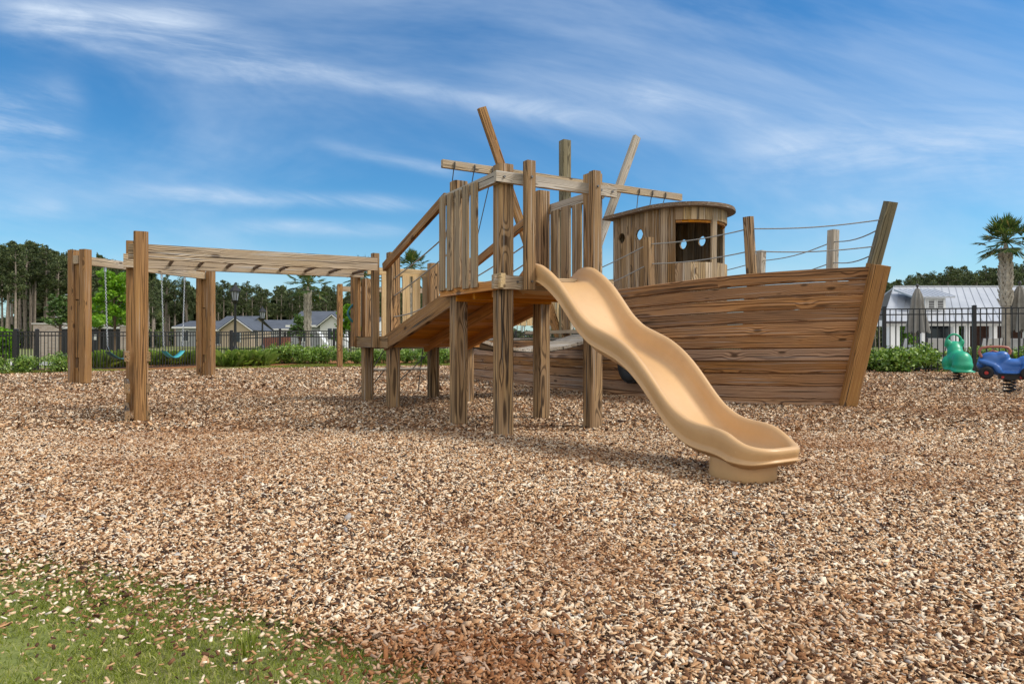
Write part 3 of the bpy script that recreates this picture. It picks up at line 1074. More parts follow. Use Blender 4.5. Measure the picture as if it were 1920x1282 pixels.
def swing(A, B, t0, t1, beam_z, seat_z, label, first_mat, second_mat):
    A, B = Vector((A[0], A[1], 0)), Vector((B[0], B[1], 0))
    a, c = A.lerp(B, t0), A.lerp(B, t1)
    zt = beam_z - .085
    root = thing('swing', (a + c) / 2, label, 'swing', 'swings hanging from the left frame')
    d = (c - a).normalized()
    p = Vector((-d.y, d.x, 0))
    for q, qs in ((a, a + d * .06), (c, c - d * .06)):
        m = MB()
        top = q + Vector((0, 0, zt)); bot = qs + Vector((0, 0, seat_z + .13))
        m.tube([top + Vector((0, 0, .0)), top - Vector((0, 0, .10))], .028, 8)
        n = 44
        for k in range(n):
            u0, u1 = k / n, (k + 1.25) / n
            P0, P1 = (top - Vector((0, 0, .08))).lerp(bot, u0), (top - Vector((0, 0, .08))).lerp(bot, u1)
            off = (d if k % 2 else p) * .012
            m.tube([P0, P0.lerp(P1, .15) + off, P0.lerp(P1, .85) + off, P1, P0.lerp(P1, .85) - off, P0.lerp(P1, .15) - off], .0055, 5, closed=True)
        # triangular hanger at the seat
        e = qs + Vector((0, 0, seat_z))
        m.tube([bot, e + p * .06, e - p * .06], .007, 5, closed=True)
        m.build('chain', M['chain'], root)
    # belt seat sagging between the hangers
    n = 14
    verts = []
    A2, B2 = a + d * .06 + Vector((0, 0, seat_z)), c - d * .06 + Vector((0, 0, seat_z))
    for k in range(n + 1):
        u = k / n
        cpt = A2.lerp(B2, u) - Vector((0, 0, .16 * math.sin(math.pi * u)))
        wd = .07 + .02 * math.sin(math.pi * u)
        for s in (-1, 1):
            verts.append(cpt + p * wd * s)
        for s in (-1, 1):
            verts.append(cpt + p * wd * s - Vector((0, 0, .014)))
    faces = []
    for k in range(n):
        i, j = 4 * k, 4 * k + 4
        faces += [(i, i + 1, j + 1, j), (i + 2, j + 2, j + 3, i + 3), (i, j, j + 2, i + 2), (i + 1, i + 3, j + 3, j + 1)]
    m = MB(); m.add(verts, faces, None, True); m.build('seat', M[first_mat], root)
    return root


M['swingteal'] = plain('teal swing belt', (0.05, 0.32, 0.36), 0.45, 0, 0.15, 8)
M['swinggrey'] = plain('dark teal swing belt', (0.035, 0.12, 0.13), 0.5, 0, 0.25, 8)
SA, SB = (-8.93, 14.1), (-7.85, 17.5)
swing_frame(SA, SB, 'heavy wooden swing frame with two empty swings at the left')
swing(SA, SB, .17, .40, 2.56, .66, 'dark belt swing partly behind the monkey bar post', 'swinggrey', None)
swing(SA, SB, .60, .80, 2.56, .66, 'teal belt swing on chains near the far swing post', 'swingteal', None)
SA2, SB2 = (-5.88, 23.3), (-2.0, 24.6)
swing_frame(SA2, SB2, 'distant wooden swing frame seen behind the lower platform', 2.84, 2.68)

# ------------------------------------------------------------------ wooden ship
AX = 4.84            # ship axis (lx); bow points to -ly


def interp(tab, s):
    return float(np.interp(s, [p[0] for p in tab], [p[1] for p in tab]))


HB0 = [(0, .06), (.2, .36), (.4, .62), (.73, .94), (1.1, 1.14), (1.6, 1.32), (2.3, 1.46), (3.3, 1.54), (5, 1.56), (7.5, 1.50), (9.2, 1.32)]
HB1 = [(-.46, .06), (-.2, .40), (0, .63), (.35, .93), (.7, 1.16), (1.1, 1.32), (1.6, 1.45), (2.4, 1.58), (3.3, 1.64), (5, 1.66), (7.5, 1.60), (9.2, 1.42)]
TOPZ = [(-.5, 1.845), (.4, 1.80), (1.2, 1.765), (2.4, 1.715), (3.5, 1.69), (9.3, 1.69)]
BOW_LY = -.28


def hull_pt(s, fr, side, inset=0.0):
    """s: metres behind the foot of the stem (0..9.2); fr: 0 ground .. 1 gunwale"""
    # slide the station forward with height so that the stem rakes
    s0 = s
    st = -.46 + (s + 0.0) * (9.2 + .46) / 9.2 if s < 2.5 else s
    k = sstep(2.5, 0.0, np.array(s)).item()
    stop = s - .46 * k
    hb = interp(HB0, s0) * (1 - fr) + interp(HB1, stop) * fr - inset
    ss = s0 * (1 - fr) + stop * fr
    z = interp(TOPZ, ss) * fr
    return W(AX - side * max(hb, .02), BOW_LY + ss, z)


def build_ship():
    root = thing('wooden_ship', W(AX, 4, 0), 'big wooden play ship with plank hull, cabin, mast and rope rails', 'play ship')
    S_BOW = np.concatenate([np.linspace(0, 1.2, 13), np.linspace(1.35, 2.95, 10)])
    S_ALL = np.concatenate([np.linspace(0, 1.2, 13), np.linspace(1.35, 9.2, 28)])
    rows = 10.6
    nrow = 11
    for side in (1, -1):
        m = MB()
        for r in range(nrow):
            f0, f1 = (max(0, (r - .4)) / 10.6, (r + .6) / 10.6)
            full = r <= 5
            S = S_ALL if full else S_BOW
            # gap between planks, a little uneven
            g0, g1 = rnd.uniform(.0005, .0045), rnd.uniform(.0005, .0045)
            f0 += g0 / 1.75; f1 -= g1 / 1.75
            l0, pb, pa = rnd.uniform(0, 60), rnd.choice((-1, 1)) * rnd.uniform(.05, .16), rnd.uniform(-.05, .05)
            jog = rnd.uniform(-.005, .005)
            verts, gr, faces = [], [], []
            l = 0
            prev = None
            for s in S:
                cf = .013 / 1.75
                ring6 = [hull_pt(s, f0, side, jog + .022), hull_pt(s, f0 + cf, side, jog), hull_pt(s, f1 - cf, side, jog), hull_pt(s, f1, side, jog + .022), hull_pt(s, f1, side, .045), hull_pt(s, f0, side, .045)]
                a = ring6[1]
                if prev is not None: l += (a - prev).length
                prev = a
                verts += ring6
                h = (ring6[3] - ring6[0]).length
                gr += [(l0 + l, pa + da, pb + db) for da, db in ((0, .022), (.013, 0), (h - .013, 0), (h, .022), (h, .045), (0, .045))]
            for i in range(len(S) - 1):
                k = 6 * i
                for e in range(6):
                    q = (k + e, k + (e + 1) % 6, k + 6 + (e + 1) % 6, k + 6 + e)
                    faces.append(q if side < 0 else tuple(reversed(q)))
            faces.append((5, 4, 3, 2, 1, 0)); k = 6 * (len(S) - 1); faces.append(tuple(range(k, k + 6)))
            m.add(verts, faces, gr)
        m.build('hull_planking', M['hull'], root)
    # transom
    m = MB()
    for r in range(6):
        z0, z1 = max(0, (r - .4)) * .16, (r + .6) * .16 - .005
        h = 1.33 + .02 * r
        m.beam(W(AX - h, BOW_LY + 9.2, (z0 + z1) / 2), W(AX + h, BOW_LY + 9.2, (z0 + z1) / 2), .04, z1 - z0)
    m.build('transom', M['hull'], root)
    m = MB(); m.beam(W(AX - 1.05, BOW_LY + 9.35, .02), W(AX - 1.15, BOW_LY + 9.55, .66), .26, .05); m.build('rudder', M['warm'], root)
    # stem
    m = MB()
    a, b_ = W(AX, BOW_LY - .03, -.05), W(AX, BOW_LY - .50, 1.86)
    m.beam(a, b_, .205, .20, up=(1, 0, 0), ch=.006, w1=.225, h1=.215, pith=(.05, .12))
    m.build('stem', M['stem'], root)
    # deck
    m = MB()
    zs = .93
    L = np.linspace(.5, 8.9, 30)
    for i in range(len(L) - 1):
        sm = (L[i] + L[i + 1]) / 2
        hb = interp(HB0, sm) * .5 + interp(HB1, sm) * .5 - .10
        m.beam(W(AX - hb, BOW_LY + sm, zs), W(AX + hb, BOW_LY + sm, zs), L[i + 1] - L[i] - .006, .036)
    m.build('deck', M['grey'], root)
    # inner frames closing the step in the hull
    for side in (1, -1):
        a, b_ = hull_pt(2.95, .0, side, .07), hull_pt(2.95, 1.0, side, .07)
        m = MB(); m.beam(a, b_, .09, .09, ch=.006); m.build('hull_frame', M['hull'], root)
    m = MB(); a, b_ = hull_pt(3.0, .62, 1, .05), hull_pt(5.6, .62, 1, .05); m.beam(a, b_, .12, .06); m.build('sill', M['bleach'], root)
    # mast, yard and crossed spars
    m = MB(); p = W(AX + .02, 6.35); m.post(p.x, p.y, 0, 5.27, .20, ch=.012, pith=(.03, .02)); m.build('mast', M['olive'], root)
    m = MB(); m.beam(W(1.84, 6.16, 4.335), W(8.10, 6.16, 4.335), .09, .155, pith=(0, .1)); yard = m.build('yard', M['bleach'], root)
    m = MB(); m.beam(W(4.80, 6.50, 1.0), W(2.88, 6.50, 5.70), .17, .10, up=(VX, VY, 0), pith=(.05, .1)); m.build('spar', M['warm'], root)
    m = MB(); m.beam(W(4.98, 6.50, 1.0), W(7.02, 6.50, 5.72), .17, .10, up=(VX, VY, 0), pith=(.05, .1)); m.build('spar', M['grey'], root)
    # rigging ropes from the yard ends, with their hooks
    for i, lx in enumerate((2.08, 2.52, 2.92)):
        m = MB(); m.tube([W(lx, 6.14, 4.24), W(3.30 + .12 * i, 9.9 - .35 * i, 1.0)], .010, 5); m.tube([W(lx, 6.09, 4.38), W(lx, 6.09, 4.30), W(lx, 6.14, 4.24)], .018, 6); m.build('rigging_rope', M['darkrope'], root)
    for i, lx in enumerate((6.75, 7.15, 7.55)):
        m = MB(); m.tube([W(lx, 6.14, 4.24), W(6.42 + .42 * i, 6.2 + .4 * i, 1.2)], .010, 5); m.tube([W(lx, 6.09, 4.38), W(lx, 6.09, 4.30), W(lx, 6.14, 4.24)], .018, 6); m.build('rigging_rope', M['darkrope'], root)
    # rail posts
    posts = {}
    def rail_post(key, s, side, zt, lean, mat, w=.13, zb=1.2):
        foot = hull_pt(s, zb / 1.75, side, .12)
        out = (hull_pt(s, .5, side) - W(AX, BOW_LY + s, 0)); out.z = 0
        out.normalize()
        top = foot + out * lean; top.z = zt
        m = MB(); m.beam(foot, top, w, w, up=tuple(out), ch=.01); m.build('rail_post', M[mat], root)
        posts[key] = (foot, top)
    rail_post('n1', .90, 1, 2.56, .14, 'post', .11)
    rail_post('n2', 2.25, 1, 2.46, .05, 'post', .12)
    rail_post('f1', 1.12, -1, 2.60, .06, 'grey')
    rail_post('f2', 2.62, -1, 2.50, .08, 'grey')
    rail_post('n3', 4.4, 1, 2.0, .05, 'post', .12, .8)
    m = MB(); a, b_ = W(AX, BOW_LY - .36, 1.6), W(AX, BOW_LY - .66, 2.64); m.beam(a, b_, .13, .13, up=(1, 0, 0), ch=.01, pith=(.03, .05)); m.build('bow_post', M['olive'], root)
    posts['b'] = (a, b_)
    def on(key, z):
        f, t = posts[key]
        return f.lerp(t, (z - f.z) / (t.z - f.z))
    def rope(name_pts, sag=.04):
        m = MB()
        pts = []
        for (A, B) in zip(name_pts[:-1], name_pts[1:]):
            for k in range(9):
                u = k / 8
                pts.append(A.lerp(B, u) - Vector((0, 0, sag * math.sin(math.pi * u))))
        m.tube(pts, .0085, 6)
        m.build('rail_rope', M['rope'], root)
    st = hull_pt(4.4, .6, 1, .12)
    rope([on('b', 2.43), on('n1', 2.40), on('n2', 2.36), on('n3', 1.95)])
    rope([on('b', 2.10), on('n1', 2.10), on('n2', 2.06), on('n3', 1.60)])
    rope([on('b', 2.34), on('f1', 2.42), on('f2', 2.32), W(AX + 1.5, 4.6, 2.2)], .06)
    rope([on('b', 2.02), on('f1', 2.10), on('f2', 2.00), W(AX + 1.5, 4.6, 1.9)], .06)
    # stern railing of pale pickets
    m = MB()
    a, b_ = W(AX - 1.45, 8.75), W(AX + 1.5, 8.75)
    rr = None
    m.beam(W(AX - 1.5, 8.72, 2.28), W(AX + 1.5, 8.72, 2.28), .05, .11)
    rr = m.build('stern_rail', M['pale'], root)
    for k in range(17):
        x = AX - 1.42 + k * .178
        m = MB(); m.beam(W(x, 8.68, 1.28), W(x, 8.68, 2.22), .15, .034, up=(VX, VY, 0)); m.build('stern_picket', M['pale'], root)
    for k in range(13):
        y = 6.3 + k * .178
        m = MB(); m.beam(W(AX + 1.52, y, 1.33), W(AX + 1.52, y, 2.22), .15, .034, up=(UX, UY, 0)); m.build('stern_picket', M['pale'], root)
    m = MB(); m.beam(W(AX + 1.57, 6.2, 2.28), W(AX + 1.57, 8.7, 2.28), .05, .11); m.build('stern_rail', M['pale'], root)
    for (x, y) in ((AX - 1.5, 8.72), (AX + 1.5, 8.72), (AX + 1.5, 6.2)):
        m = MB(); p = W(x, y); m.post(p.x, p.y, .9, 2.42, .12); m.build('stern_post', M['post'], root)
    build_cabin(root)


def strip_piece(m, p0, p1, nrm, zlo, zhi, th, l0, pa, pb, n=8):
    """board piece between plan points p0..p1 with curved lower/upper edge functions of u in 0..1"""
    verts, gr, faces = [], [], []
    wd = (p1 - p0).length
    for k in range(n + 1):
        u = k / n
        q = p0.lerp(p1, u)
        for (dz, off) in ((zlo(u), 0), (zhi(u), 0), (zhi(u), th), (zlo(u), th)):
            v = q - nrm * off
            verts.append((v.x, v.y, dz)); gr.append((l0 + dz, pa + u * wd, pb + off))
    for k in range(n):
        i = 4 * k
        for e in range(4):
            faces.append((i + e, i + 4 + e, i + 4 + (e + 1) % 4, i + (e + 1) % 4))
    faces.append((0, 1, 2, 3)); i = 4 * n; faces.append((i + 3, i + 2, i + 1, i))
    m.add(verts, faces, gr)


def build_cabin(root):
    c_ly, R, rear = 2.75, .75, 3.70
    z0, z1 = .95, 3.06
    lx0, lx1 = AX - R, AX + R
    # plan path: port wall rear -> front, round the nose, starboard wall front -> rear
    segs = []
    nside = 8
    for k in range(nside):
        a, b_ = rear + (c_ly - rear) * k / nside, rear + (c_ly - rear) * (k + 1) / nside
        segs.append(((lx0, a), (lx0, b_), 'p'))
    nn = 19
    for k in range(nn):
        t0, t1 = math.pi * k / nn, math.pi * (k + 1) / nn
        segs.append(((AX - R * math.cos(t0), c_ly - R * math.sin(t0)), (AX - R * math.cos(t1), c_ly - R * math.sin(t1)), k))
    for k in range(nside):
        a, b_ = c_ly + (rear - c_ly) * k / nside, c_ly + (rear - c_ly) * (k + 1) / nside
        segs.append(((lx1, a), (lx1, b_), 's'))
    nb = 10
    for k in range(nb):
        a, b_ = lx1 + (lx0 - lx1) * k / nb, lx1 + (lx0 - lx1) * (k + 1) / nb
        if 3 <= k <= 6: continue
        segs.append(((a, rear), (b_, rear), 'r'))
    wall = MB()
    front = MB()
    holes = {'p': (3.46, 2.99), 's': (3.46, 2.99)}
    zc, hr = 2.70, .088
    for i, (a, b_, kd) in enumerate(segs):
        A, B = W(*a), W(*b_)
        d = (B - A).normalized()
        A = A + d * .002; B = B - d * .002
        nrm = Vector((d.y, -d.x, 0))
        mid = (Vector((a[0], a[1], 0)) + Vector((b_[0], b_[1], 0))) / 2
        if (W(mid.x, mid.y) + nrm * .1 - W(AX, c_ly + .4)).length < (W(mid.x, mid.y) - W(AX, c_ly + .4)).length: nrm = -nrm
        l0, pa, pb = rnd.uniform(0, 60), rnd.uniform(-.06, .06), rnd.choice((-1, 1)) * rnd.uniform(.06, .18)
        th = .034 + rnd.uniform(-.003, .003)
        const = lambda z: (lambda u: z)
        if kd in ('p', 's'):
            hit = None
            for hy in holes[kd]:
                if min(a[1], b_[1]) < hy + hr and max(a[1], b_[1]) > hy - hr: hit = hy
            if hit is None:
                strip_piece(wall, A, B, nrm, const(z0), const(z1), th, l0, pa, pb, 1)
            else:
                def half(u, a=a, b_=b_, hy=hit):
                    y = a[1] + (b_[1] - a[1]) * u - hy
                    return math.sqrt(max(0, hr * hr - y * y)) + .0005
                strip_piece(wall, A, B, nrm, const(z0), lambda u: zc - half(u), th, l0, pa, pb, 10)
                strip_piece(wall, A, B, nrm, lambda u: zc + half(u), const(z1), th, l0, pa, pb, 10)
        elif kd == 'r':
            strip_piece(wall, A, B, nrm, const(z0), const(z1), th, l0, pa, pb, 1)
        else:
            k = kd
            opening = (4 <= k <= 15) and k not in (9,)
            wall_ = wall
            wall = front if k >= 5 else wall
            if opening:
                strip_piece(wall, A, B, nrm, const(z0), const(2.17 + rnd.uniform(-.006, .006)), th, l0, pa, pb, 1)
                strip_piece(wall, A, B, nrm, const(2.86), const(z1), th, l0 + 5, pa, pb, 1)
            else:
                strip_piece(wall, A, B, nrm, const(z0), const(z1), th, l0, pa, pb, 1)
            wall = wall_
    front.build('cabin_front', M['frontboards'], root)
    wall = wall.build('cabin_wall', M['cabin'], root)
    # curved window head and sill inside the openings
    for z, hh in ((2.845, .05),):
        m = MB()
        pts = []
        for k in range(15):
            t = math.pi * (4 + 12 * k / 14) / nn
            pts.append(W(AX - (R - .055) * math.cos(t), c_ly - (R - .055) * math.sin(t), z))
        for A, B in zip(pts[:-1], pts[1:]):
            m.beam(A, B, .05, hh)
        o = m.build('window_head', M['under'], root); o.parent = wall
    # roof: rounded outline with overhang, boards
    m = MB()
    ro, ov = R + .14, .14
    outline = [(AX - ro, rear + ov)]
    for k in range(25):
        t = math.pi * k / 24
        outline.append((AX - ro * math.cos(t), c_ly - ro * math.sin(t)))
    outline.append((AX + ro, rear + ov))
    n = len(outline)
    zz = (3.062, 3.095)
    verts = [W(x, y, z) for z in zz for (x, y) in outline]
    gr = [(x * 1.0 + 3, y - 2, z + .1) for z in zz for (x, y) in outline]
    faces = [tuple(range(n)), tuple(reversed(range(n, 2 * n)))] + [(i, n + i, n + (i + 1) % n, (i + 1) % n) for i in range(n)]
    m.add(verts, faces, gr)
    zz = (3.097, 3.125)
    o2 = [(AX + (x - AX) * .985, c_ly + (y - c_ly) * .985) for (x, y) in outline]
    verts = [W(x, y, z) for z in zz for (x, y) in o2]
    gr = [(x * 1.0 + 9, y - 2, z + .1) for z in zz for (x, y) in o2]
    m.add(verts, faces, gr)
    o = m.build('cabin_roof', M['rim'], root)
    bm = bmesh.new(); bm.from_mesh(o.data); bmesh.ops.recalc_face_normals(bm, faces=bm.faces); bm.to_mesh(o.data); bm.free()


build_ship()

# sagging plank bridge from the lower platform to the ship
def build_bridge():
    root = thing('plank_bridge', W(1.9, 3.2, 0), 'sagging bridge of weathered boards between the lower platform and the ship', 'bridge')
    a, c = .80, 3.20
    n = 17
    def P(t, ly): return W(a + (c - a) * t, ly, .93 + .05 * t - .21 * math.sin(math.pi * (t ** .9)))
    m = MB()
    for k in range(n):
        A, B = P((k + .04) / n, 3.2), P((k + .96) / n, 3.2)
        mid = (A + B) / 2
        dd = (B - A)
        off = Vector((VX, VY, 0))
        up = dd.cross(off); up = -up if up.z < 0 else up
        j = rnd.uniform(-.015, .015)
        m.beam(mid - off * (.46 + j), mid + off * (.46 - j), dd.length, .045, up=tuple(up.normalized()))
    m.build('boards', M['grey'], root)
    for ly in (2.80, 3.60):
        m = MB(); m.tube([P(t / 12, ly) - Vector((0, 0, .03)) for t in range(13)], .012, 6); m.build('cable', M['darkrope'], root)
build_bridge()

# tyre hung on the hull behind the slide
def torus(m, c, ax, R, r, n=36, k=14, sq=1.0):
    ax = Vector(ax).normalized()
    e1 = ax.cross(Vector((0, 0, 1))); e1 = e1.normalized() if e1.length > .01 else Vector((1, 0, 0))
    e2 = ax.cross(e1)
    verts, faces = [], []
    for i in range(n):
        t = 2 * math.pi * i / n
        d = e1 * math.cos(t) + e2 * math.sin(t)
        for j in range(k):
            u = 2 * math.pi * j / k
            cu, su = math.cos(u), math.sin(u)
            cu = math.copysign(abs(cu) ** .7, cu); su = math.copysign(abs(su) ** .7, su)
            verts.append(Vector(c) + d * (R + r * cu) + ax * r * sq * su)
    for i in range(n):
        for j in range(k):
            faces.append((i * k + j, ((i + 1) % n) * k + j, ((i + 1) % n) * k + (j + 1) % k, i * k + (j + 1) % k))
    m.add(verts, faces, None, True)

c = hull_pt(2.42, .24, 1, -.12); c.z = .52
nrm = (hull_pt(2.42, .24, 1, -.2) - hull_pt(2.42, .24, 1, 0)); nrm.z = 0
m = MB(); torus(m, c, nrm, .20, .078, sq=1.1)
for q in (-.05, -.017, .017, .05):
    torus(m, c + nrm.normalized() * q, nrm, .276, .012, 36, 6)
tag(m.build('tyre', M['rubber'], None, (c.x, c.y, 0)), 'black rubber tyre hung on the ship hull behind the slide', 'tyre')


# ------------------------------------------------------------------ spring riders
def spring(root, c, r, h, turns=4, wire=.013, mat='blacksteel'):
    m = MB()
    n = turns * 14
    m.tube([Vector((c[0] + r * math.cos(2 * math.pi * turns * k / n), c[1] + r * math.sin(2 * math.pi * turns * k / n), .02 + (h - .02) * k / n)) for k in range(n + 1)], wire, 7)
    m.lathe((c[0], c[1], 0), [(r * 1.25, -.01), (r * 1.25, .02), (r * .6, .022)], 16)
    m.lathe((c[0], c[1], h), [(r * 1.15, -.012), (r * 1.15, .012)], 16)
    return m.build('spring', M[mat], root)


def blob(name, parts, mat, root, vox=.022):
    """one continuous surface grown from overlapping ellipsoids"""
    m = MB()
    for (c, rx, ry, rz, rot) in parts:
        n, k = 20, 12
        vs = []
        for i in range(k + 1):
            ph = math.pi * i / k
            for j in range(n):
                t = 2 * math.pi * j / n
                v = Vector((rx * math.sin(ph) * math.cos(t), ry * math.sin(ph) * math.sin(t), rz * math.cos(ph)))
                v.rotate(__import__('mathutils').Euler(rot))
                vs.append(v + Vector(c))
        fs = []
        for i in range(k):
            for j in range(n):
                fs.append((i * n + j, (i + 1) * n + j, (i + 1) * n + (j + 1) % n, i * n + (j + 1) % n))
        m.add(vs, fs, None, True)
    o = m.build(name, mat, root)
    bm = bmesh.new(); bm.from_mesh(o.data); bmesh.ops.remove_doubles(bm, verts=bm.verts, dist=1e-5); bm.to_mesh(o.data); bm.free()
    rm = o.modifiers.new('remesh', 'REMESH'); rm.mode = 'VOXEL'; rm.voxel_size = vox; rm.use_smooth_shade = True
    sm = o.modifiers.new('smooth', 'SMOOTH'); sm.factor = .6; sm.iterations = 6
    return o


M['green'] = plain('glossy green plastic', (0.012, 0.33, 0.17), 0.4, 0, 0.06, 4, 0.5)
M['blue'] = plain('glossy blue plastic', (0.030, 0.13, 0.42), 0.38, 0, 0.06, 4, 0.5)
M['red'] = plain('red hub plastic', (0.42, 0.03, 0.025), 0.35, 0, 0.05, 8)
M['rose'] = plain('faded red handle plastic', (0.36, 0.13, 0.085), 0.4, 0, 0.1, 8)


def build_green_rider():
    Y = 15.6
    k = F / Y
    g = at(1795, Y)
    root = thing('spring_rider', g, 'green plastic animal spring rider seen from behind near the right fence', 'spring rider', 'spring riders')
    # faces away and to the left
    fw = Vector((.40, .917, 0)); sd = Vector((.917, -.40, 0))
    def Q(f, s, z): return g + fw * f + sd * s + Vector((0, 0, z))
    yaw = math.atan2(fw.y, fw.x)
    parts = [(Q(-.22, .05, .44), .23, .20, .225, (0, 0, yaw)),
             (Q(-.28, .05, .34), .20, .21, .16, (0, 0, yaw)),
             (Q(.02, 0, .46), .24, .19, .22, (0, 0, yaw)),
             (Q(.14, -.02, .62), .16, .165, .22, (0, .25, yaw)),
             (Q(.24, -.02, .76), .17, .165, .135, (0, 0, yaw)),
             (Q(.42, -.02, .72), .12, .11, .10, (0, 0, yaw)),
             (Q(.0, 0, .25), .46, .28, .04, (0, 0, yaw)),
             (Q(-.34, .06, .205), .16, .25, .03, (0, 0, yaw)),
             (Q(.12, -.20, .38), .14, .09, .17, (0, 0, yaw)),
             (Q(.12, .19, .38), .14, .09, .17, (0, 0, yaw)),
             (Q(.16, -.15, .86), .04, .055, .085, (0, 0, yaw)),
             (Q(.16, .12, .86), .04, .055, .085, (0, 0, yaw))]
    blob('body', parts, M['green'], root)
    m = MB()
    m.tube([Q(.30, -.015 + .17 * math.cos(a), .80 + .25 * math.sin(a)) for a in np.linspace(-.15, math.pi + .15, 17)], .024, 8)
    m.build('handle', M['green'], root)
    spring(root, (g.x, g.y), .085, .24, 4)
    m = MB(); m.lathe((g.x - .35, g.y - .3, 0), [(.24, -.01), (.23, .02), (.1, .03)], 16, 0, 1.2, .5); m.build('anchor_mat', M['rubber'], root)


def build_blue_rider():
    Y = 11.6
    g = at(1893, Y)
    root = thing('spring_rider', g, 'blue car shaped spring rider with black wheels and a red handle', 'spring rider', 'spring riders')
    yaw = math.radians(147)
    fw = Vector((math.cos(yaw), math.sin(yaw), 0)); sd = Vector((-fw.y, fw.x, 0))
    def Q(f, s, z): return g + fw * f + sd * s + Vector((0, 0, z))
    parts = [(Q(.02, 0, .42), .40, .12, .13, (0, 0, yaw)),
             (Q(.25, 0, .55), .20, .135, .155, (0, 0, yaw)),
             (Q(.13, 0, .60), .14, .115, .11, (0, .5, yaw)),
             (Q(-.28, 0, .52), .20, .14, .135, (0, 0, yaw)),
             (Q(-.05, 0, .50), .22, .125, .09, (0, 0, yaw)),
             (Q(.0, 0, .345), .20, .19, .03, (0, 0, yaw)),
             (Q(.30, .12, .50), .17, .055, .05, (0, -.35, yaw)),
             (Q(.30, -.12, .50), .17, .055, .05, (0, -.35, yaw)),
             (Q(.17, .155, .41), .055, .035, .10, (0, .6, yaw)),
             (Q(.17, -.155, .41), .055, .035, .10, (0, .6, yaw)),
             (Q(-.20, .155, .43), .055, .035, .11, (0, -.6, yaw)),
             (Q(-.20, -.155, .43), .055, .035, .11, (0, -.6, yaw)),
             (Q(-.31, .14, .50), .16, .055, .05, (0, 0, yaw)),
             (Q(-.31, -.14, .50), .16, .055, .05, (0, 0, yaw)),
             (Q(.41, 0, .47), .06, .12, .07, (0, 0, yaw))]
    blob('body', parts, M['blue'], root, .016)
    for f in (.33, -.24):
        for s in (-1, 1):
            m = MB(); c = Q(f, s * .17, .345)
            torus(m, c, sd, .068, .040, 28, 10, 1.0)
            m.tube([c - sd * .03, c + sd * .03], .05, 16)
            w = m.build('wheel', M['rubber'], root)
            m = MB(); m.tube([c + sd * s * .028, c + sd * s * .05], .030, 14); m.tube([c + sd * s * .05, c + sd * s * .058], .02, 14)
            h = m.build('hub', M['red'], root); h.parent = w
    m = MB()
    loop = [(.40, .62), (.43, .70), (.40, .765), (.30, .785), (.12, .79), (.03, .775), (-.01, .72), (.01, .66)]
    for s in (-.12, .12):
        m.tube([Q(f, s, z) for f, z in loop], .022, 8)
    m.tube([Q(.40, -.12, .62), Q(.40, .12, .62)], .02, 8)
    m.tube([Q(.30, -.0, .62), Q(.30, 0, .68), Q(.24, 0, .72), Q(.17, 0, .70), Q(.16, 0, .64)], .018, 8)
    m.build('handle', M['rose'], root)
    m = MB(); m.beam(Q(-.22, 0, .285), Q(.16, 0, .285), .22, .09); m.build('spring_plate', M['blacksteel'], root)
    for f in (.10, -.15):
        for sg in (1, -1):
            m = MB(); c = Q(f, sg * .112, .275); m.tube([c, c + sd * sg * .02], .022, 10); m.build('bolt_cap', M['red'], root)
    spring(root, (g.x, g.y), .085, .24, 4)


build_green_rider()
build_blue_rider()

# ------------------------------------------------------------------ fences
def fence(pts, h, gap, post_every, rails, label, post_w=.07, pick=.020, hfun=None, cap=True):
    """pts: polyline in plan; a post at each break and every post_every metres"""
    hf = hfun or (lambda x, y: float(terrain_h(np.array(x), np.array(y))))
    root = thing('metal_fence', (pts[0][0], pts[0][1], hf(*pts[0])), label, 'fence')
    for (x0, y0), (x1, y1) in zip(pts[:-1], pts[1:]):
        L = math.hypot(x1 - x0, y1 - y0)
        nb = max(1, round(L / post_every))
        for b in range(nb):
            ax, ay = x0 + (x1 - x0) * b / nb, y0 + (y1 - y0) * b / nb
            bx, by = x0 + (x1 - x0) * (b + 1) / nb, y0 + (y1 - y0) * (b + 1) / nb
            za, zb = hf(ax, ay), hf(bx, by)
            ang = math.atan2(by - ay, bx - ax)
            m = MB(); m.post(ax, ay, za - .1, za + h + .05, post_w, ang=ang, ch=.004)
            m.lathe((ax, ay, za + h + .05), [(post_w * .75, 0), (post_w * .75, .012), (.01, .03)], 4, ang + math.pi / 4)
            m.build('post', M['blacksteel'], root)
            m = MB()
            n = max(2, round(L / nb / gap))
            for k in range(1, n):
                t = k / n
                x, y, z = ax + (bx - ax) * t, ay + (by - ay) * t, za + (zb - za) * t
                m.beam((x, y, z + .05), (x, y, z + h - .012), pick, pick, up=(math.cos(ang), math.sin(ang), 0))
            for r in rails:
                m.beam((ax, ay, za + h * r), (bx, by, zb + h * r), .034, .034)
            m.build('panel', M['blacksteel'], root)
    x, y = pts[-1]; z = hf(x, y)
    m = MB(); m.post(x, y, z - .1, z + h + .05, post_w); m.build('post', M['blacksteel'], root)
    return root


fence([(-16.4, 19.35), (-14.17, 19.5), (-13.6, 19.55), (-11.5, 21.4), (-9.7, 23.6)], 1.17, .088, 1.9, (.99, .90, .06),
      'low black metal fence behind the swings at the far left', .10)
fence([(-9.7, 23.6), (-8.6, 25.3), (-3.2, 27.6), (3.5, 28.2), (9.3, 21.6)], 1.15, .095, 1.75, (.99, .90, .80, .06),
      'black metal fence with shrubs in front, behind the lower platform', .085)
fence([(9.3, 21.6), (10.85, 19.9), (13.1, 19.35), (16.6, 18.5)], 1.845, .155, 2.5, (.99, .905, .06),
      'tall black metal fence between the spring riders and the pool deck', .095, .024)


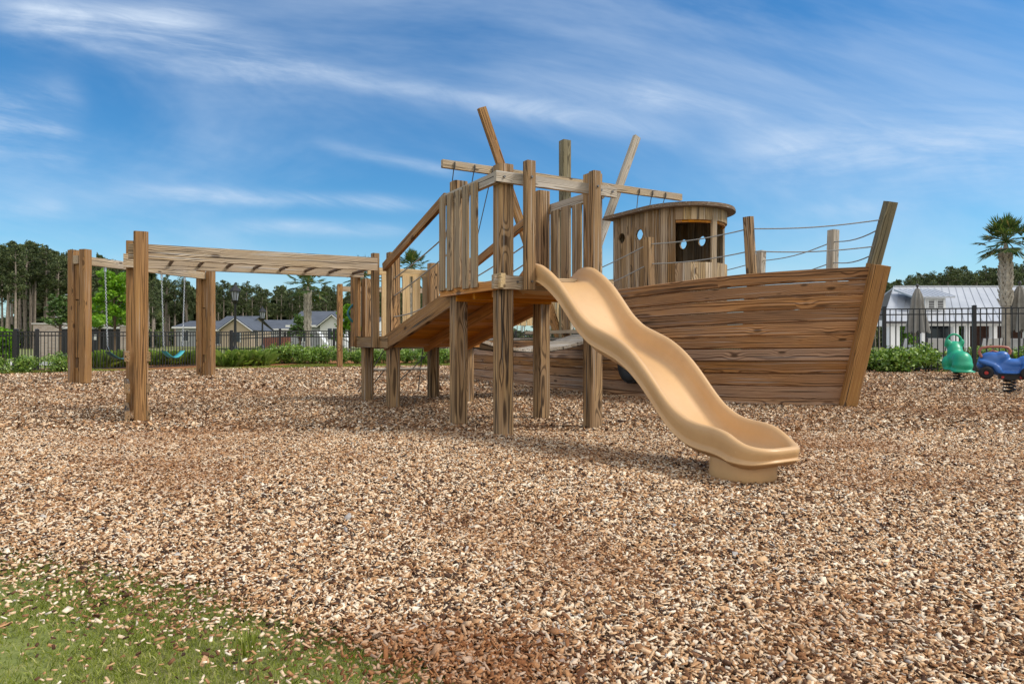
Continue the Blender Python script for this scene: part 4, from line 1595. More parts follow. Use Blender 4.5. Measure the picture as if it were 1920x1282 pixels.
# ------------------------------------------------------------------ leaves
def leaf_cloud(centers, radii, n_each, size, seed, flat=0.0, aspect=1.8, squash=1.0):
    """leaf quads spread through clumps, denser towards their skins"""
    r = np.random.RandomState(seed)
    V = []
    for c, rad, n in zip(centers, radii, n_each):
        d = r.normal(size=(n, 3)); d /= np.linalg.norm(d, axis=1)[:, None]
        rr = rad * r.uniform(.45, 1.08, n) ** .6
        p = np.array(c) + d * rr[:, None] * np.array([1, 1, squash])
        a = r.normal(size=(n, 3)); a[:, 2] *= (1 - flat); a += d * .5
        a /= np.linalg.norm(a, axis=1)[:, None]
        b = np.cross(a, r.normal(size=(n, 3))); b /= np.linalg.norm(b, axis=1)[:, None]
        s = size * r.uniform(.6, 1.35, n)[:, None]
        V.append(np.stack([p - a * s * .5, p + b * s * .5 / aspect, p + a * s * .5, p - b * s * .5 / aspect], 1))
    v = np.concatenate(V).reshape(-1, 3)
    f = np.arange(len(v)).reshape(-1, 4)
    return v, f


M['shrub'] = leafy('shrub leaves', [(0, (0.04, 0.085, 0.012)), (.35, (0.11, 0.20, 0.026)), (.7, (0.22, 0.34, 0.05)), (1, (0.40, 0.50, 0.13))], .4, .2, .5)
M['bright'] = leafy('bright young leaves', [(0, (0.08, 0.18, 0.010)), (.5, (0.15, 0.30, 0.018)), (1, (0.26, 0.42, 0.04))], .5, .4)
M['dull'] = leafy('dull green leaves', [(0, (0.035, 0.075, 0.015)), (.6, (0.08, 0.14, 0.03)), (1, (0.2, 0.26, 0.1))], .5, .25)
M['needles'] = leafy('pine needles', [(0, (0.028, 0.042, 0.018)), (.5, (0.068, 0.092, 0.036)), (.85, (0.125, 0.15, 0.055)), (1, (0.18, 0.19, 0.08))], .6, .1, .2)
M['tallgrass'] = leafy('ornamental grass', [(0, (0.22, 0.34, 0.07)), (.6, (0.38, 0.52, 0.14)), (1, (0.58, 0.62, 0.28))], .6, .55)
M['bark'] = plain('pine bark', (0.30, 0.245, 0.20), 0.95, 0, .35, 3, .1, .5)
M['palebark'] = plain('pale trunk', (0.30, 0.26, 0.21), 0.95, 0, .3, 5, .1, .4)
M['twig'] = plain('twig bark', (0.10, 0.07, 0.045), 0.9, 0, .3, 5, .1)
M['boots'] = plain('grey palm boots', (0.40, 0.36, 0.30), 0.9, 0, .35, 6, .1, .5)
M['frond'] = leafy('palm fronds', [(0, (0.035, 0.07, 0.018)), (.6, (0.075, 0.125, 0.030)), (.9, (0.14, 0.17, 0.05)), (1, (0.30, 0.22, 0.09))], .45, .2, .4)


def shrub_proto(seed, leaf=.075, n=1900):
    r = random.Random(seed)
    cs, rs, ns = [], [], []
    for k in range(12):
        a = r.uniform(0, 6.28); d = r.uniform(0, .42)
        cs.append((d * math.cos(a), d * math.sin(a), r.uniform(.16, .48))); rs.append(r.uniform(.16, .27)); ns.append(n // 12)
    v, f = leaf_cloud(cs, rs, ns, leaf, seed)
    v[:, 2] = np.maximum(v[:, 2], .0)
    root = bpy.data.objects.new('shrub', None); COL.objects.link(root); WL[root.name] = Vector((0, 0, 0))
    o = mesh_np('foliage', v, f, M['shrub']); o.parent = root
    m = MB()
    for k in range(9):
        a = r.uniform(0, 6.28)
        m.tube([(0, 0, -.05), (.14 * math.cos(a), .14 * math.sin(a), .2), (.3 * math.cos(a), .3 * math.sin(a), .45)], [.014, .011, .006], 5)
    m.build('stems', M['twig'], root)
    return root


shrubs = [shrub_proto(s) for s in (3, 4, 5)]
used = [False] * 3


def place_shrub(px, Y, sc, label, group, sz=1.0):
    i = rnd.randrange(3)
    o = shrubs[i] if not used[i] else copy_tree(shrubs[i])
    used[i] = True
    x = (px - 960) / F * Y
    o.location = (x, Y, float(terrain_h(np.array(x), np.array(Y))))
    o.rotation_euler = (0, 0, rnd.uniform(0, 6.28))
    o.scale = (sc, sc, sc * sz)
    tag(o, label, 'shrub', group)


place_shrub(47, 18.9, .78, 'small round leafy shrub alone before the far left fence posts', 'shrubs along the fence')
place_shrub(118, 19.2, .85, 'leafy shrub beside the left swing frame post', 'shrubs along the fence')
place_shrub(-8, 18.3, .7, 'leafy shrub cut by the left edge of the picture', 'shrubs along the fence')
row = [(505, 24.6, .9), (535, 24.8, 1.05), (562, 25.0, .95), (585, 24.6, .9), (607, 25.0, 1.0), (640, 24.9, .85), (668, 25.1, .8),
       (700, 25.4, .85), (727, 25.4, .8), (760, 25.6, .9), (790, 25.6, .95), (822, 25.8, .95), (850, 25.8, .9)]
for px, Y, s in row:
    place_shrub(px, Y, s * 1.05, 'rounded glossy green shrub in the long row before the middle fence', 'row of shrubs before the middle fence')
rowr = [(1590, 20.4, 1.2), (1632, 20.2, 1.15), (1660, 19.6, 1.05), (1690, 19.4, 1.15), (1718, 19.9, 1.25), (1745, 20.1, 1.0)]
for px, Y, s in rowr:
    place_shrub(px, Y, s * 1.12, 'dense green shrub between the ship bow and the green spring rider', 'shrubs right of the ship', .88)
for px, Y, s in [(1822, 19.8, 1.1), (1850, 19.6, 1.15), (1885, 19.9, 1.1), (1915, 19.6, 1.15), (1945, 19.4, 1.2)]:
    place_shrub(px, Y, s * 1.12, 'green shrub along the tall fence behind the blue spring rider', 'shrubs behind the blue rider', .86)


def tall_grass(px, Y, w, h, label):
    n = 150
    x0 = (px - 960) / F * Y
    z0 = float(terrain_h(np.array(x0), np.array(Y)))
    r = nprs
    a = r.uniform(0, 6.28, n); d = r.uniform(0, .26, n)
    la = a + r.normal(0, .5, n)
    hh = r.uniform(.25, 1.1, n) * h
    le = r.uniform(.1, 1.0, n) * w
    base = np.stack([d * np.cos(a), d * np.sin(a), np.zeros(n)], 1)
    t = np.stack([np.cos(la) * le, np.sin(la) * le, hh], 1)
    wv = np.stack([-np.sin(la), np.cos(la), np.zeros(n)], 1) * .007
    m1 = base + t * np.array([.35, .35, .7]); tip = base + t * np.array([1, 1, .85])
    v = np.stack([base - wv, base + wv, m1 + wv, tip, m1 - wv], 1).reshape(-1, 3)
    f = np.arange(n * 5).reshape(-1, 5)
    o = mesh_np('ornamental_grass', v, f, M['tallgrass'], False, (x0, Y, z0))
    tag(o, label, 'ornamental grass', 'clumps of ornamental grass')


for px, Y in ((186, 21.2), (204, 21.6), (222, 21.9), (242, 22.2)):
    tall_grass(px, Y, .55, .62, 'clump of wispy ornamental grass under the left swing')
for px, Y in ((296, 22.8), (316, 23.0), (338, 23.2), (360, 23.4)):
    tall_grass(px, Y, .5, .55, 'clump of wispy ornamental grass behind the teal swing')
for px, Y in ((420, 23.3), (438, 23.4), (456, 23.6), (474, 23.8), (492, 23.9)):
    tall_grass(px, Y, .55, .66, 'clump of wispy ornamental grass left of the shrub row')


# ------------------------------------------------------------------ palms
def palm(px, Y, z_boot0, z_crown, r_tr, R, label, nfr=30, seed=1, bare=True):
    r = random.Random(seed)
    x = (px - 960) / F * Y
    z0 = max(-.01, float(terrain_h(np.array(x), np.array(Y))))
    root = thing('palm_tree', (x, Y, z0), label, 'palm tree')
    m = MB()
    m.lathe((x, Y, z0), [(r_tr * 1.15, -.1), (r_tr * .95, .5), (r_tr * .85, z_boot0), (r_tr * .85, z_crown - .5), (r_tr * .35, z_crown - .1)], 14)
    tr = m.build('trunk', M['palebark'], root)
    # criss-cross stubs of old leaf bases
    m = MB()
    rows = int((z_crown - .35 - z_boot0) / .14)
    for k in range(rows):
        z = z0 + z_boot0 + .14 * k
        for j in range(7):
            a = 2 * math.pi * (j + .5 * (k % 2)) / 7 + r.uniform(-.08, .08)
            lean = r.choice((-1, 1)) if False else (1 if k % 2 else -1)
            e = Vector((math.cos(a), math.sin(a), 0)); s = Vector((-e.y, e.x, 0))
            c = Vector((x, Y, z)) + e * r_tr * .85
            top = c + e * r_tr * r.uniform(.40, .75) + Vector((0, 0, r.uniform(.24, .36))) + s * lean * r_tr * .35
            m.beam(c - s * lean * r_tr * .2, top, r_tr * .75, .05, up=tuple(e), w1=r_tr * .45, h1=.03)
    b = m.build('leaf_bases', M['boots'], root)
    # fan fronds
    V = []; 
    stems = MB()
    for k in range(nfr):
        a = 2 * math.pi * k * .618 + r.uniform(-.2, .2)
        el = math.radians(84 - 128 * (k + .5) / nfr + r.uniform(-8, 8))
        d = Vector((math.cos(a) * math.cos(el), math.sin(a) * math.cos(el), math.sin(el)))
        c = Vector((x, Y, z0 + z_crown - .05))
        L = R * r.uniform(.48, .68)
        hub = c + d * L + Vector((0, 0, -.10 * L))
        stems.tube([c, c + d * L * .5 + Vector((0, 0, .02)), hub], [.022, .016, .010], 5)
        side = d.cross(Vector((0, 0, 1)));
        side = side.normalized() if side.length > .05 else Vector((1, 0, 0))
        nl = 24
        for q in range(nl):
            t = -1.7 + 3.4 * q / (nl - 1)
            dirv = (d * math.cos(t) + side * math.sin(t)).normalized()
            ll = R * (.52 - .12 * abs(t)) * r.uniform(.85, 1.1)
            n_ = d.cross(side)
            w_ = (-d * math.sin(t) + side * math.cos(t)).normalized() * R * .028
            mid = hub + dirv * ll * .6 + Vector((0, 0, -.04 * R)) + n_ * r.uniform(-.03, .03) * R
            tip = hub + dirv * ll + Vector((0, 0, -R * r.uniform(.0, .09)))
            V += [hub - w_ * .5, mid - w_, tip, mid + w_]
    stems.build('stalks', M['frond'], root)
    v = np.array([tuple(p) for p in V]) - np.array([x, Y, z0])
    o = mesh_np('crown', v, np.arange(len(v)).reshape(-1, 4), M['frond']); o.parent = root
    return root


palm(1886, 24.0, 2.15, 4.45, .15, 1.0, 'palm tree with criss-cross trunk standing on the pool deck at the right', 34, 5)
palm(577, 30.5, 1.0, 3.12, .115, 1.0, 'palm tree left of the lower platform, in front of the grey roofed houses', 24, 8)
palm(682, 31.5, 1.30, 3.65, .12, 1.0, 'palm tree mostly hidden by the corner boards of the lower platform', 28, 9)
palm(772, 32.0, 1.30, 4.15, .12, .85, 'palm tree whose crown shows above the pale railing of the lower platform', 28, 10)


# ------------------------------------------------------------------ small broadleaf trees
def small_tree(px, Y, z0c, z1c, rad, mat, label, seed, n=2600, leaf=.16, layers=7):
    r = random.Random(seed)
    x = (px - 960) / F * Y
    zb = float(terrain_h(np.array(x), np.array(Y)))
    root = thing('young_tree', (x, Y, zb), label, 'tree')
    m = MB()
    m.tube([(x, Y, zb - .1), (x + .03, Y, z0c), (x, Y, (z0c + z1c) / 2), (x, Y, z1c - .2)], [.06, .05, .035, .012], 7)
    cs, rs, ns = [], [], []
    for k in range(layers):
        z = z0c + (z1c - z0c) * (k + .5) / layers
        q = rad * (1.05 - .6 * (k / layers)) * r.uniform(.8, 1.1)
        nb = 5
        for j in range(nb):
            a = 2 * math.pi * j / nb + r.uniform(-.4, .4)
            d = q * r.uniform(.35, .95)
            p = (d * math.cos(a), d * math.sin(a), z - zb + r.uniform(-.1, .15))
            cs.append(p); rs.append(rad * r.uniform(.22, .36)); ns.append(n // (layers * nb))
            m.tube([(x, Y, z - .25), (x + p[0], Y + p[1], z)], [.018, .006], 5)
    m.build('trunk', M['twig'], root)
    v, f = leaf_cloud(cs, rs, ns, leaf, seed, .5, 1.6, .55)
    o = mesh_np('crown', v, f, mat); o.parent = root
    return root


small_tree(214, 28.0, 1.55, 3.65, .92, M['bright'], 'bright yellow green young tree beside the brick enclosure', 21, 3600)
small_tree(112, 30.0, 1.6, 2.9, .6, M['dull'], 'small pale leafed tree half behind the left swing post', 22, 1200)
small_tree(186, 33.0, 1.6, 3.2, .75, M['dull'], 'dull green tree behind the bright young tree', 23, 1600)
small_tree(655, 33.0, 1.0, 2.55, .75, M['bright'], 'light green young tree at the right of the grey houses', 24, 2200)
small_tree(562, 36.0, 1.2, 2.2, .6, M['dull'], 'thin young tree growing against the left palm trunk', 25, 900)
small_tree(1806, 47.0, .5, 2.3, .9, M['bright'], 'light green bush seen between the pavilion columns', 26, 1500)
small_tree(1695, 50.0, .5, 2.3, .9, M['bright'], 'light green bush behind the first pavilion column', 27, 1300)
small_tree(5, 26.0, .3, 1.3, .6, M['bright'], 'light green bush beyond the fence at the left edge', 28, 1300)


# ------------------------------------------------------------------ pines
def pine_proto(seed, h, cr0, width):
    r = random.Random(seed)
    root = bpy.data.objects.new('pine_tree', None); COL.objects.link(root); WL[root.name] = Vector((0, 0, 0))
    m = MB()
    lx, ly = r.uniform(-.5, .5), r.uniform(-.3, .3)
    m.tube([(0, 0, -.3), (lx * .3, ly * .3, h * .35), (lx * .7, ly, h * .7), (lx, ly, h * .97)], [.20, .16, .11, .03], 7)
    cs, rs, ns = [], [], []
    for k in range(34):
        t = r.uniform(0, 1)
        z = h * (cr0 + (1.0 - cr0) * t)
        q = width * (math.sin(math.pi * min(1, .22 + .74 * t)) ** .8) * r.uniform(.2, 1.0)
        a = r.uniform(0, 6.28)
        c = (lx * t + q * math.cos(a), ly * t + q * math.sin(a), z)
        cs.append(c); rs.append(r.uniform(.38, .75)); ns.append(64)
        m.tube([(lx * (cr0 + t * .5), ly * t, z - .5), c], [.035, .012], 4, cap=False)
    for k in range(5):
        z = h * r.uniform(.3, cr0); a = r.uniform(0, 6.28)
        m.tube([(lx * .4, ly * .4, z), (lx * .4 + .8 * math.cos(a), ly * .4 + .8 * math.sin(a), z + .2)], [.03, .01], 4, cap=False)
    m.build('trunk', M['bark'], root)
    v, f = leaf_cloud(cs, rs, ns, .36, seed, 0, 2.4, .7)
    o = mesh_np('crown', v, f, M['needles']); o.parent = root
    return root


protos = [pine_proto(40 + i, h, c, w) for i, (h, c, w) in enumerate(((16, .56, 1.9), (16.5, .64, 1.7), (15.5, .52, 2.0), (16, .68, 1.8), (15, .48, 1.8)))]
pused = [False] * len(protos)


def plant_pine(x, y, h, label, group, z=.3):
    i = rnd.randrange(len(protos))
    o = protos[i] if not pused[i] else copy_tree(protos[i])
    pused[i] = True
    s = h / 16.0
    w = s * rnd.uniform(.85, 1.2)
    o.location = (x, y, z)
    o.scale = (w, w, s)
    o.rotation_euler = (0, 0, rnd.uniform(0, 6.28))
    tag(o, label, 'pine tree', group)


# the tall stand at the left
for row, Y in enumerate((84, 91, 98, 106)):
    for k in range(23):
        px = -45 + k * 15 + rnd.uniform(-6, 6) + 4 * (row % 2)
        if px < 42 and row in (1, 2, 3) and rnd.random() < .45: continue
        x = (px - 960) / F * Y
        top = np.interp(px, [-60, 20, 60, 100, 130, 200, 250, 300], [458, 466, 462, 474, 482, 492, 520, 545]) + rnd.uniform(-6, 16)
        hgt = CAM_H + (641 - top) / F * Y
        plant_pine(x, Y + rnd.uniform(-2.5, 2.5), hgt, 'tall slender pine with a bare trunk in the dense stand at the left', 'pines of the left stand')
for row, Y in enumerate((128, 138, 148)):
    for k in range(46):
        px = 262 + k * 18.5 + rnd.uniform(-7, 7)
        x = (px - 960) / F * Y
        top = np.interp(px, [250, 300, 330, 400, 500, 560, 700, 900, 1000, 1120], [528, 532, 524, 534, 541, 538, 545, 548, 575, 590]) + rnd.uniform(-6, 14)
        hgt = CAM_H + (641 - top) / F * Y
        plant_pine(x, Y + rnd.uniform(-3, 3), hgt, 'distant pine in the wood behind the grey roofed houses', 'pines behind the houses')
for row, Y in enumerate((104, 112, 120)):
    for k in range(21):
        px = 1622 + k * 17 + rnd.uniform(-7, 7)
        x = (px - 960) / F * Y
        top = np.interp(px, [1610, 1680, 1720, 1760, 1800, 1840, 1900, 1990], [522, 516, 522, 512, 502, 506, 496, 498]) + rnd.uniform(-5, 14)
        hgt = CAM_H + (641 - top) / F * Y
        plant_pine(x, Y + rnd.uniform(-3, 3), hgt, 'dark distant pine in the wood behind the white pavilion', 'pines behind the pavilion', 0)


def wood_mass(name, label, spans, seed, size=1.0):
    r = np.random.RandomState(seed)
    V = []
    for (px0, px1, Y0, Y1, ztop, n) in spans:
        px = r.uniform(px0, px1, n); Y = r.uniform(Y0, Y1, n)
        x = (px - 960) / F * Y
        zz = r.uniform(0, 1, n) ** .8 * (ztop + .22 * ztop * np.sin(px * .11) * np.sin(px * .037 + 1))
        p = np.stack([x, Y, zz + .2], 1)
        a = r.normal(size=(n, 3)); a /= np.linalg.norm(a, axis=1)[:, None]
        b = np.cross(a, r.normal(size=(n, 3))); b /= np.linalg.norm(b, axis=1)[:, None]
        s = (size * r.uniform(.5, 1.3, n))[:, None]
        V.append(np.stack([p - a * s * .6, p + b * s * .35, p + a * s * .6, p - b * s * .35], 1))
    v = np.concatenate(V).reshape(-1, 3)
    o = mesh_np(name, v, np.arange(len(v)).reshape(-1, 4), M['needles'])
    tag(o, label, 'woodland', kind='stuff')


wood_mass('undergrowth', 'dark undergrowth between the pine trunks', [(-60, 300, 96, 108, 2.6, 5000), (260, 1130, 142, 154, 3.0, 8500), (1620, 1980, 112, 124, 3.0, 3500)], 5, .9)
wood_mass('far_woodland', 'far woodland closing the gaps behind the pines', [(30, 300, 112, 126, 12.0, 16000), (250, 900, 154, 168, 11.0, 22000), (1620, 1990, 124, 138, 11.0, 12000), (-60, 40, 116, 126, 4.0, 1200)], 6, 1.5)


# ------------------------------------------------------------------ houses beyond the fence
M['roof'] = plain('grey shingles', (0.085, 0.095, 0.115), 0.9, 0, .22, 1.2, .2, .3)
M['sidingw'] = plain('white siding', (0.62, 0.61, 0.59), 0.7, 0, .04, 2)
M['sidingt'] = plain('tan siding', (0.42, 0.33, 0.235), 0.75, 0, .05, 2)
M['sidingg'] = plain('grey siding', (0.33, 0.335, 0.34), 0.75, 0, .05, 2)
M['glass'] = plain('window glass', (0.03, 0.035, 0.045), 0.1, 0, .1, 2, .6)
M['reddoor'] = plain('red brown brickwork', (0.20, 0.075, 0.05), 0.8, 0, .25, 6)


def house(px0, px1, Y, depth, eave, ridge, wall, label, gable_px=None, lower=None):
    """ridge along x; optional front gable spanning gable_px; heights above camera rows"""
    x0, x1 = (px0 - 960) / F * Y, (px1 - 960) / F * Y
    ze, zr = CAM_H + (641 - eave) / F * Y, CAM_H + (641 - ridge) / F * (Y + depth / 2)
    zb = .3
    root = thing('house', ((x0 + x1) / 2, Y, zb), label, 'house')
    m = MB()
    yy = Y + depth
    ym = (Y + yy) / 2
    m.add([(x0, Y, zb), (x1, Y, zb), (x1, yy, zb), (x0, yy, zb), (x0, Y, ze), (x1, Y, ze), (x1, yy, ze), (x0, yy, ze), (x0, ym, zr - .06), (x1, ym, zr - .06)],
          [(0, 1, 5, 4), (2, 3, 7, 6), (1, 2, 6, 9, 5), (3, 0, 4, 8, 7)])
    m.build('wall', M[wall], root)
    o = .35
    def roof_slab(m, A, B, C, D, th=.10):
        A, B, C, D = map(Vector, (A, B, C, D))
        n = (B - A).cross(D - A).normalized()
        if n.z < 0: n = -n
        vs = [A, B, C, D] + [p + n * th for p in (A, B, C, D)]
        m.add(vs, [(0, 3, 2, 1), (4, 5, 6, 7), (0, 1, 5, 4), (1, 2, 6, 5), (2, 3, 7, 6), (3, 0, 4, 7)])
    dz = (zr - ze) / (depth / 2) * o
    m = MB()
    roof_slab(m, (x0 - o, Y - o, ze - dz), (x1 + o, Y - o, ze - dz), (x1 + o, ym, zr), (x0 - o, ym, zr))
    roof_slab(m, (x1 + o, yy + o, ze - dz), (x0 - o, yy + o, ze - dz), (x0 - o, ym, zr), (x1 + o, ym, zr))
    m.build('roof', M['roof'], root)
    m = MB(); m.beam((x0 - o, Y - o - .04, ze - dz - .02), (x1 + o, Y - o - .04, ze - dz - .02), .06, .20); m.build('fascia', M['white'], root)
    if gable_px:
        g0, g1 = (gable_px[0] - 960) / F * Y, (gable_px[1] - 960) / F * Y
        gm = (g0 + g1) / 2
        zg = CAM_H + (641 - gable_px[2]) / F * (Y - 1.2)
        yf = Y - 1.2
        m = MB()
        m.add([(g0, yf, zb), (g1, yf, zb), (g1, yf, ze - .1), (gm, yf, zg - .1), (g0, yf, ze - .1), (g0, Y + .1, zb), (g0, Y + .1, ze - .1), (g1, Y + .1, zb), (g1, Y + .1, ze - .1)],
              [(0, 1, 2, 3, 4), (5, 0, 4, 6), (1, 7, 8, 2)])
        m.build('gable', M[gable_px[3]], root)
        m = MB()
        s = (zg - ze) / (gm - g0)
        roof_slab(m, (g0 - .3, yf - .3, ze - .3 * s), (gm, yf - .3, zg), (gm, ym, zg), (g0 - .3, ym, ze - .3 * s))
        roof_slab(m, (g1 + .3, yf - .3, ze - .3 * s), (gm, yf - .3, zg), (gm, ym, zg), (g1 + .3, ym, ze - .3 * s))
        m.build('gable_roof', M['roof'], root)
        m = MB()
        for e in (g0 - .3, g1 + .3):
            m.beam((e, yf - .33, ze - .3 * s - .04), (gm, yf - .33, zg - .04), .05, .18, up=(0, -1, 0))
        m.build('bargeboard', M['white'], root)
        m = MB(); m.beam((gm, yf - .02, ze - 1.5), (gm, yf - .02, ze - .4), 1.0, .03, up=(0, 1, 0)); w = m.build('window', M['glass'], root)
        m = MB()
        for sx in (-.53, 0, .53): m.beam((gm + sx, yf - .05, ze - 1.55), (gm + sx, yf - .05, ze - .35), .07, .03, up=(0, 1, 0))
        f = m.build('window_frame', M['white'], root); f.parent = w
    W_ = x1 - x0
    for k in range(max(2, int(W_ / 3.2))):
        xc = x0 + W_ * (k + .5) / max(2, int(W_ / 3.2))
        m = MB(); m.beam((xc, Y - .02, ze - 1.75), (xc, Y - .02, ze - .45), .9, .03, up=(0, 1, 0)); w = m.build('window', M['glass'], root)
        m = MB()
        for sx in (-.47, 0, .47): m.beam((xc + sx, Y - .05, ze - 1.8), (xc + sx, Y - .05, ze - .40), .08, .03, up=(0, 1, 0))
        m.beam((xc - .5, Y - .05, ze - 1.8), (xc + .5, Y - .05, ze - 1.8), .03, .08); m.beam((xc - .5, Y - .05, ze - .4), (xc + .5, Y - .05, ze - .4), .03, .08)
        f = m.build('window_frame', M['white'], root); f.parent = w
    return root


house(330, 400, 86, 9, 613, 603, 'sidingg', 'low grey house showing between the teal swing and the swing post')
house(398, 452, 80, 10, 617, 594, 'sidingt', 'tan house with a front gable right of the far swing post', (422, 478, 596, 'sidingt'))
house(470, 560, 92, 10, 616, 601, 'sidingw', 'wide low grey roofed house behind the smaller lamp post')
house(544, 640, 72, 10, 609, 585, 'sidingg', 'grey roofed house with a white gable behind the palm', (606, 652, 590, 'sidingw'))
house(652, 700, 84, 9, 612, 596, 'sidingw', 'white gabled house at the right end of the row')
# red brown low brick wall seen through the fence
m = MB(); p0, p1 = at(494, 60, z=.25), at(543, 60, z=.25)
m.add([p0, p1, p1 + Vector((0, .4, 0)), p0 + Vector((0, .4, 0))] + [v + Vector((0, 0, 1.05)) for v in (p0, p1, p1 + Vector((0, .4, 0)), p0 + Vector((0, .4, 0)))],
      [(0, 1, 5, 4), (1, 2, 6, 5), (2, 3, 7, 6), (3, 0, 4, 7), (4, 5, 6, 7)])
tag(m.build('brick_wall', M['reddoor'], None, tuple((p0 + p1) / 2)), 'low red brown wall seen through the fence below the smaller lamp', 'wall')


# ------------------------------------------------------------------ brick enclosure with black gates
def brick_mat():
    m, t, p = new_mat('pale brick')
    tc = t.node('ShaderNodeTexCoord')
    br = t.node('ShaderNodeTexBrick')
    xyz = t.sep(tc.outputs['Object'])
    t.put(br.inputs['Vector'], t.comb(t.math('ADD', xyz[0], xyz[1]), xyz[2], 0.0))
    br.inputs['Scale'].default_value = 1.0
    br.inputs['Brick Width'].default_value = 0.23
    br.inputs['Row Height'].default_value = 0.08
    br.inputs['Mortar Size'].default_value = 0.008
    br.inputs['Color1'].default_value = (0.36, 0.26, 0.20, 1)
    br.inputs['Color2'].default_value = (0.47, 0.38, 0.31, 1)
    br.inputs['Mortar'].default_value = (0.5, 0.46, 0.42, 1)
    t.put(p.inputs['Base Color'], br.outputs['Color'])
    p.inputs['Roughness'].default_value = 0.9
    return m


M['brick'] = brick_mat()


def build_enclosure():
    Y = 33.0
    z = .15
    zt = CAM_H + (641 - 608) / F * Y
    root = thing('brick_enclosure', at(150, Y, z=z), 'pale brick enclosure with black metal gates behind the left fence', 'enclosure')
    def wallbox(px0, px1, Y0, dy, z1, name, mat, cap=True):
        a, b_ = at(px0, Y0, z=z), at(px1, Y0, z=z)
        m = MB()
        v = [a, b_, b_ + Vector((0, dy, 0)), a + Vector((0, dy, 0))]
        m.add(v + [Vector((q.x, q.y, z1)) for q in v], [(0, 1, 5, 4), (1, 2, 6, 5), (2, 3, 7, 6), (3, 0, 4, 7), (4, 5, 6, 7)])
        o = m.build(name, M[mat], root)
        if cap:
            e = .05
            v = [a + Vector((-e, -e, 0)), b_ + Vector((e, -e, 0)), b_ + Vector((e, dy + e, 0)), a + Vector((-e, dy + e, 0))]
            m = MB()
            m.add([Vector((q.x, q.y, z1)) for q in v] + [Vector((q.x, q.y, z1 + .07)) for q in v], [(0, 3, 2, 1), (0, 1, 5, 4), (1, 2, 6, 5), (2, 3, 7, 6), (3, 0, 4, 7), (4, 5, 6, 7)])
            c = m.build('coping', M['concrete'], root); c.parent = o
    wallbox(62, 111, Y, 3.6, zt, 'side_wall', 'brick')
    wallbox(226, 246, Y, .45, zt - .1, 'side_wall', 'brick')
    wallbox(112, 225, Y + 3.3, .3, zt - .15, 'back_wall', 'brick')
    for px0, px1 in ((115, 168), (170, 224)):
        m = MB()
        a, b_ = at(px0, Y + .1, z=z + .1), at(px1, Y + .1, z=z + .1)
        n = 16
        for k in range(n):
            p = a.lerp(b_, (k + .5) / n)
            m.beam(p, p + Vector((0, 0, zt - .42)), (b_.x - a.x) / n - .015, .03, up=(0, 1, 0))
        for hz in (.15, zt - .55):
            m.beam(a + Vector((0, .05, hz)), b_ + Vector((0, .05, hz)), .05, .08)
        m.build('gate', M['blacksteel'], root)
    m = MB(); m.beam(at(112, Y + .1, z=zt - .16), at(226, Y + .1, z=zt - .16), .10, .10); m.build('lintel', M['white'], root)
    m = MB()
    c = at(178, Y + .05, z=1.1); m.beam(c - Vector((.09, 0, 0)), c + Vector((.09, 0, 0)), .02, .26); m.build('notice', M['white'], root)


build_enclosure()


# ------------------------------------------------------------------ lamps
M['lampglass'] = plain('frosted lamp glass', (0.30, 0.32, 0.35), 0.2, 0, .05, 5, .5)


def lamp_post(px, Y, top_row, label):
    zt = CAM_H + (641 - top_row) / F * Y
    b = at(px, Y, z=.3)
    root = thing('lamp_post', b, label, 'lamp post', 'black lamp posts')
    x, y = b.x, b.y
    h = zt - .3
    m = MB()
    m.lathe((x, y, .3), [(.16, -.05), (.16, .25), (.09, .32), (.065, .5), (.05, h - 1.05), (.07, h - 1.0), (.05, h - .95)], 12)
    m.build('pole', M['blacksteel'], root)
    m = MB(); m.lathe((x, y, zt), [(.09, -.98), (.17, -.86), (.19, -.82)], 8); m.build('cup', M['blacksteel'], root)
    m = MB(); m.lathe((x, y, zt), [(.12, -.82), (.19, -.42)], 8); m.build('glass', M['lampglass'], root)
    m = MB()
    for k in range(8):
        a = 2 * math.pi * k / 8
        m.beam((x + .13 * math.cos(a), y + .13 * math.sin(a), zt - .83), (x + .20 * math.cos(a), y + .20 * math.sin(a), zt - .40), .025, .025)
    m.lathe((x, y, zt), [(.26, -.42), (.26, -.38), (.17, -.25), (.10, -.20), (.05, -.12), (.02, -.06), (.012, 0)], 8)
    m.build('hood', M['blacksteel'], root)


lamp_post(441, 31.5, 530, 'tall black lantern lamp post behind the fence, right of the far swing post')
lamp_post(492, 44.0, 573, 'shorter more distant black lamp post right of the taller lamp')
# grey roadside lamp with a curved arm, far left
b = at(105.5, 62, z=.3)
root = thing('street_lamp', b, 'thin grey street lamp with a curved arm before the left pines', 'street lamp')
m = MB(); zt = CAM_H + (641 - 556) / F * 62
m.tube([(b.x, b.y, .2), (b.x, b.y, zt - .4), (b.x + .25, b.y, zt - .05), (b.x + .7, b.y, zt + .15), (b.x + 1.3, b.y, zt + .18)], [.06, .05, .045, .04, .035], 8); m.build('pole', M['chain'], root)
m = MB(); m.beam((b.x + 1.2, b.y, zt + .17), (b.x + 1.75, b.y, zt + .15), .2, .09); m.build('lamp_head', M['chain'], root)


# ------------------------------------------------------------------ pavilion on the right
M['metalroof'] = plain('standing seam metal roof', (0.40, 0.41, 0.43), 0.45, .2, .08, .8, .5)
M['darkbrick'] = plain('dark red brick', (0.12, 0.062, 0.045), 0.9, 0, .3, 5, .2)
M['gutter'] = plain('dark gutter', (0.06, 0.055, 0.055), 0.5, 0, .1, 4)


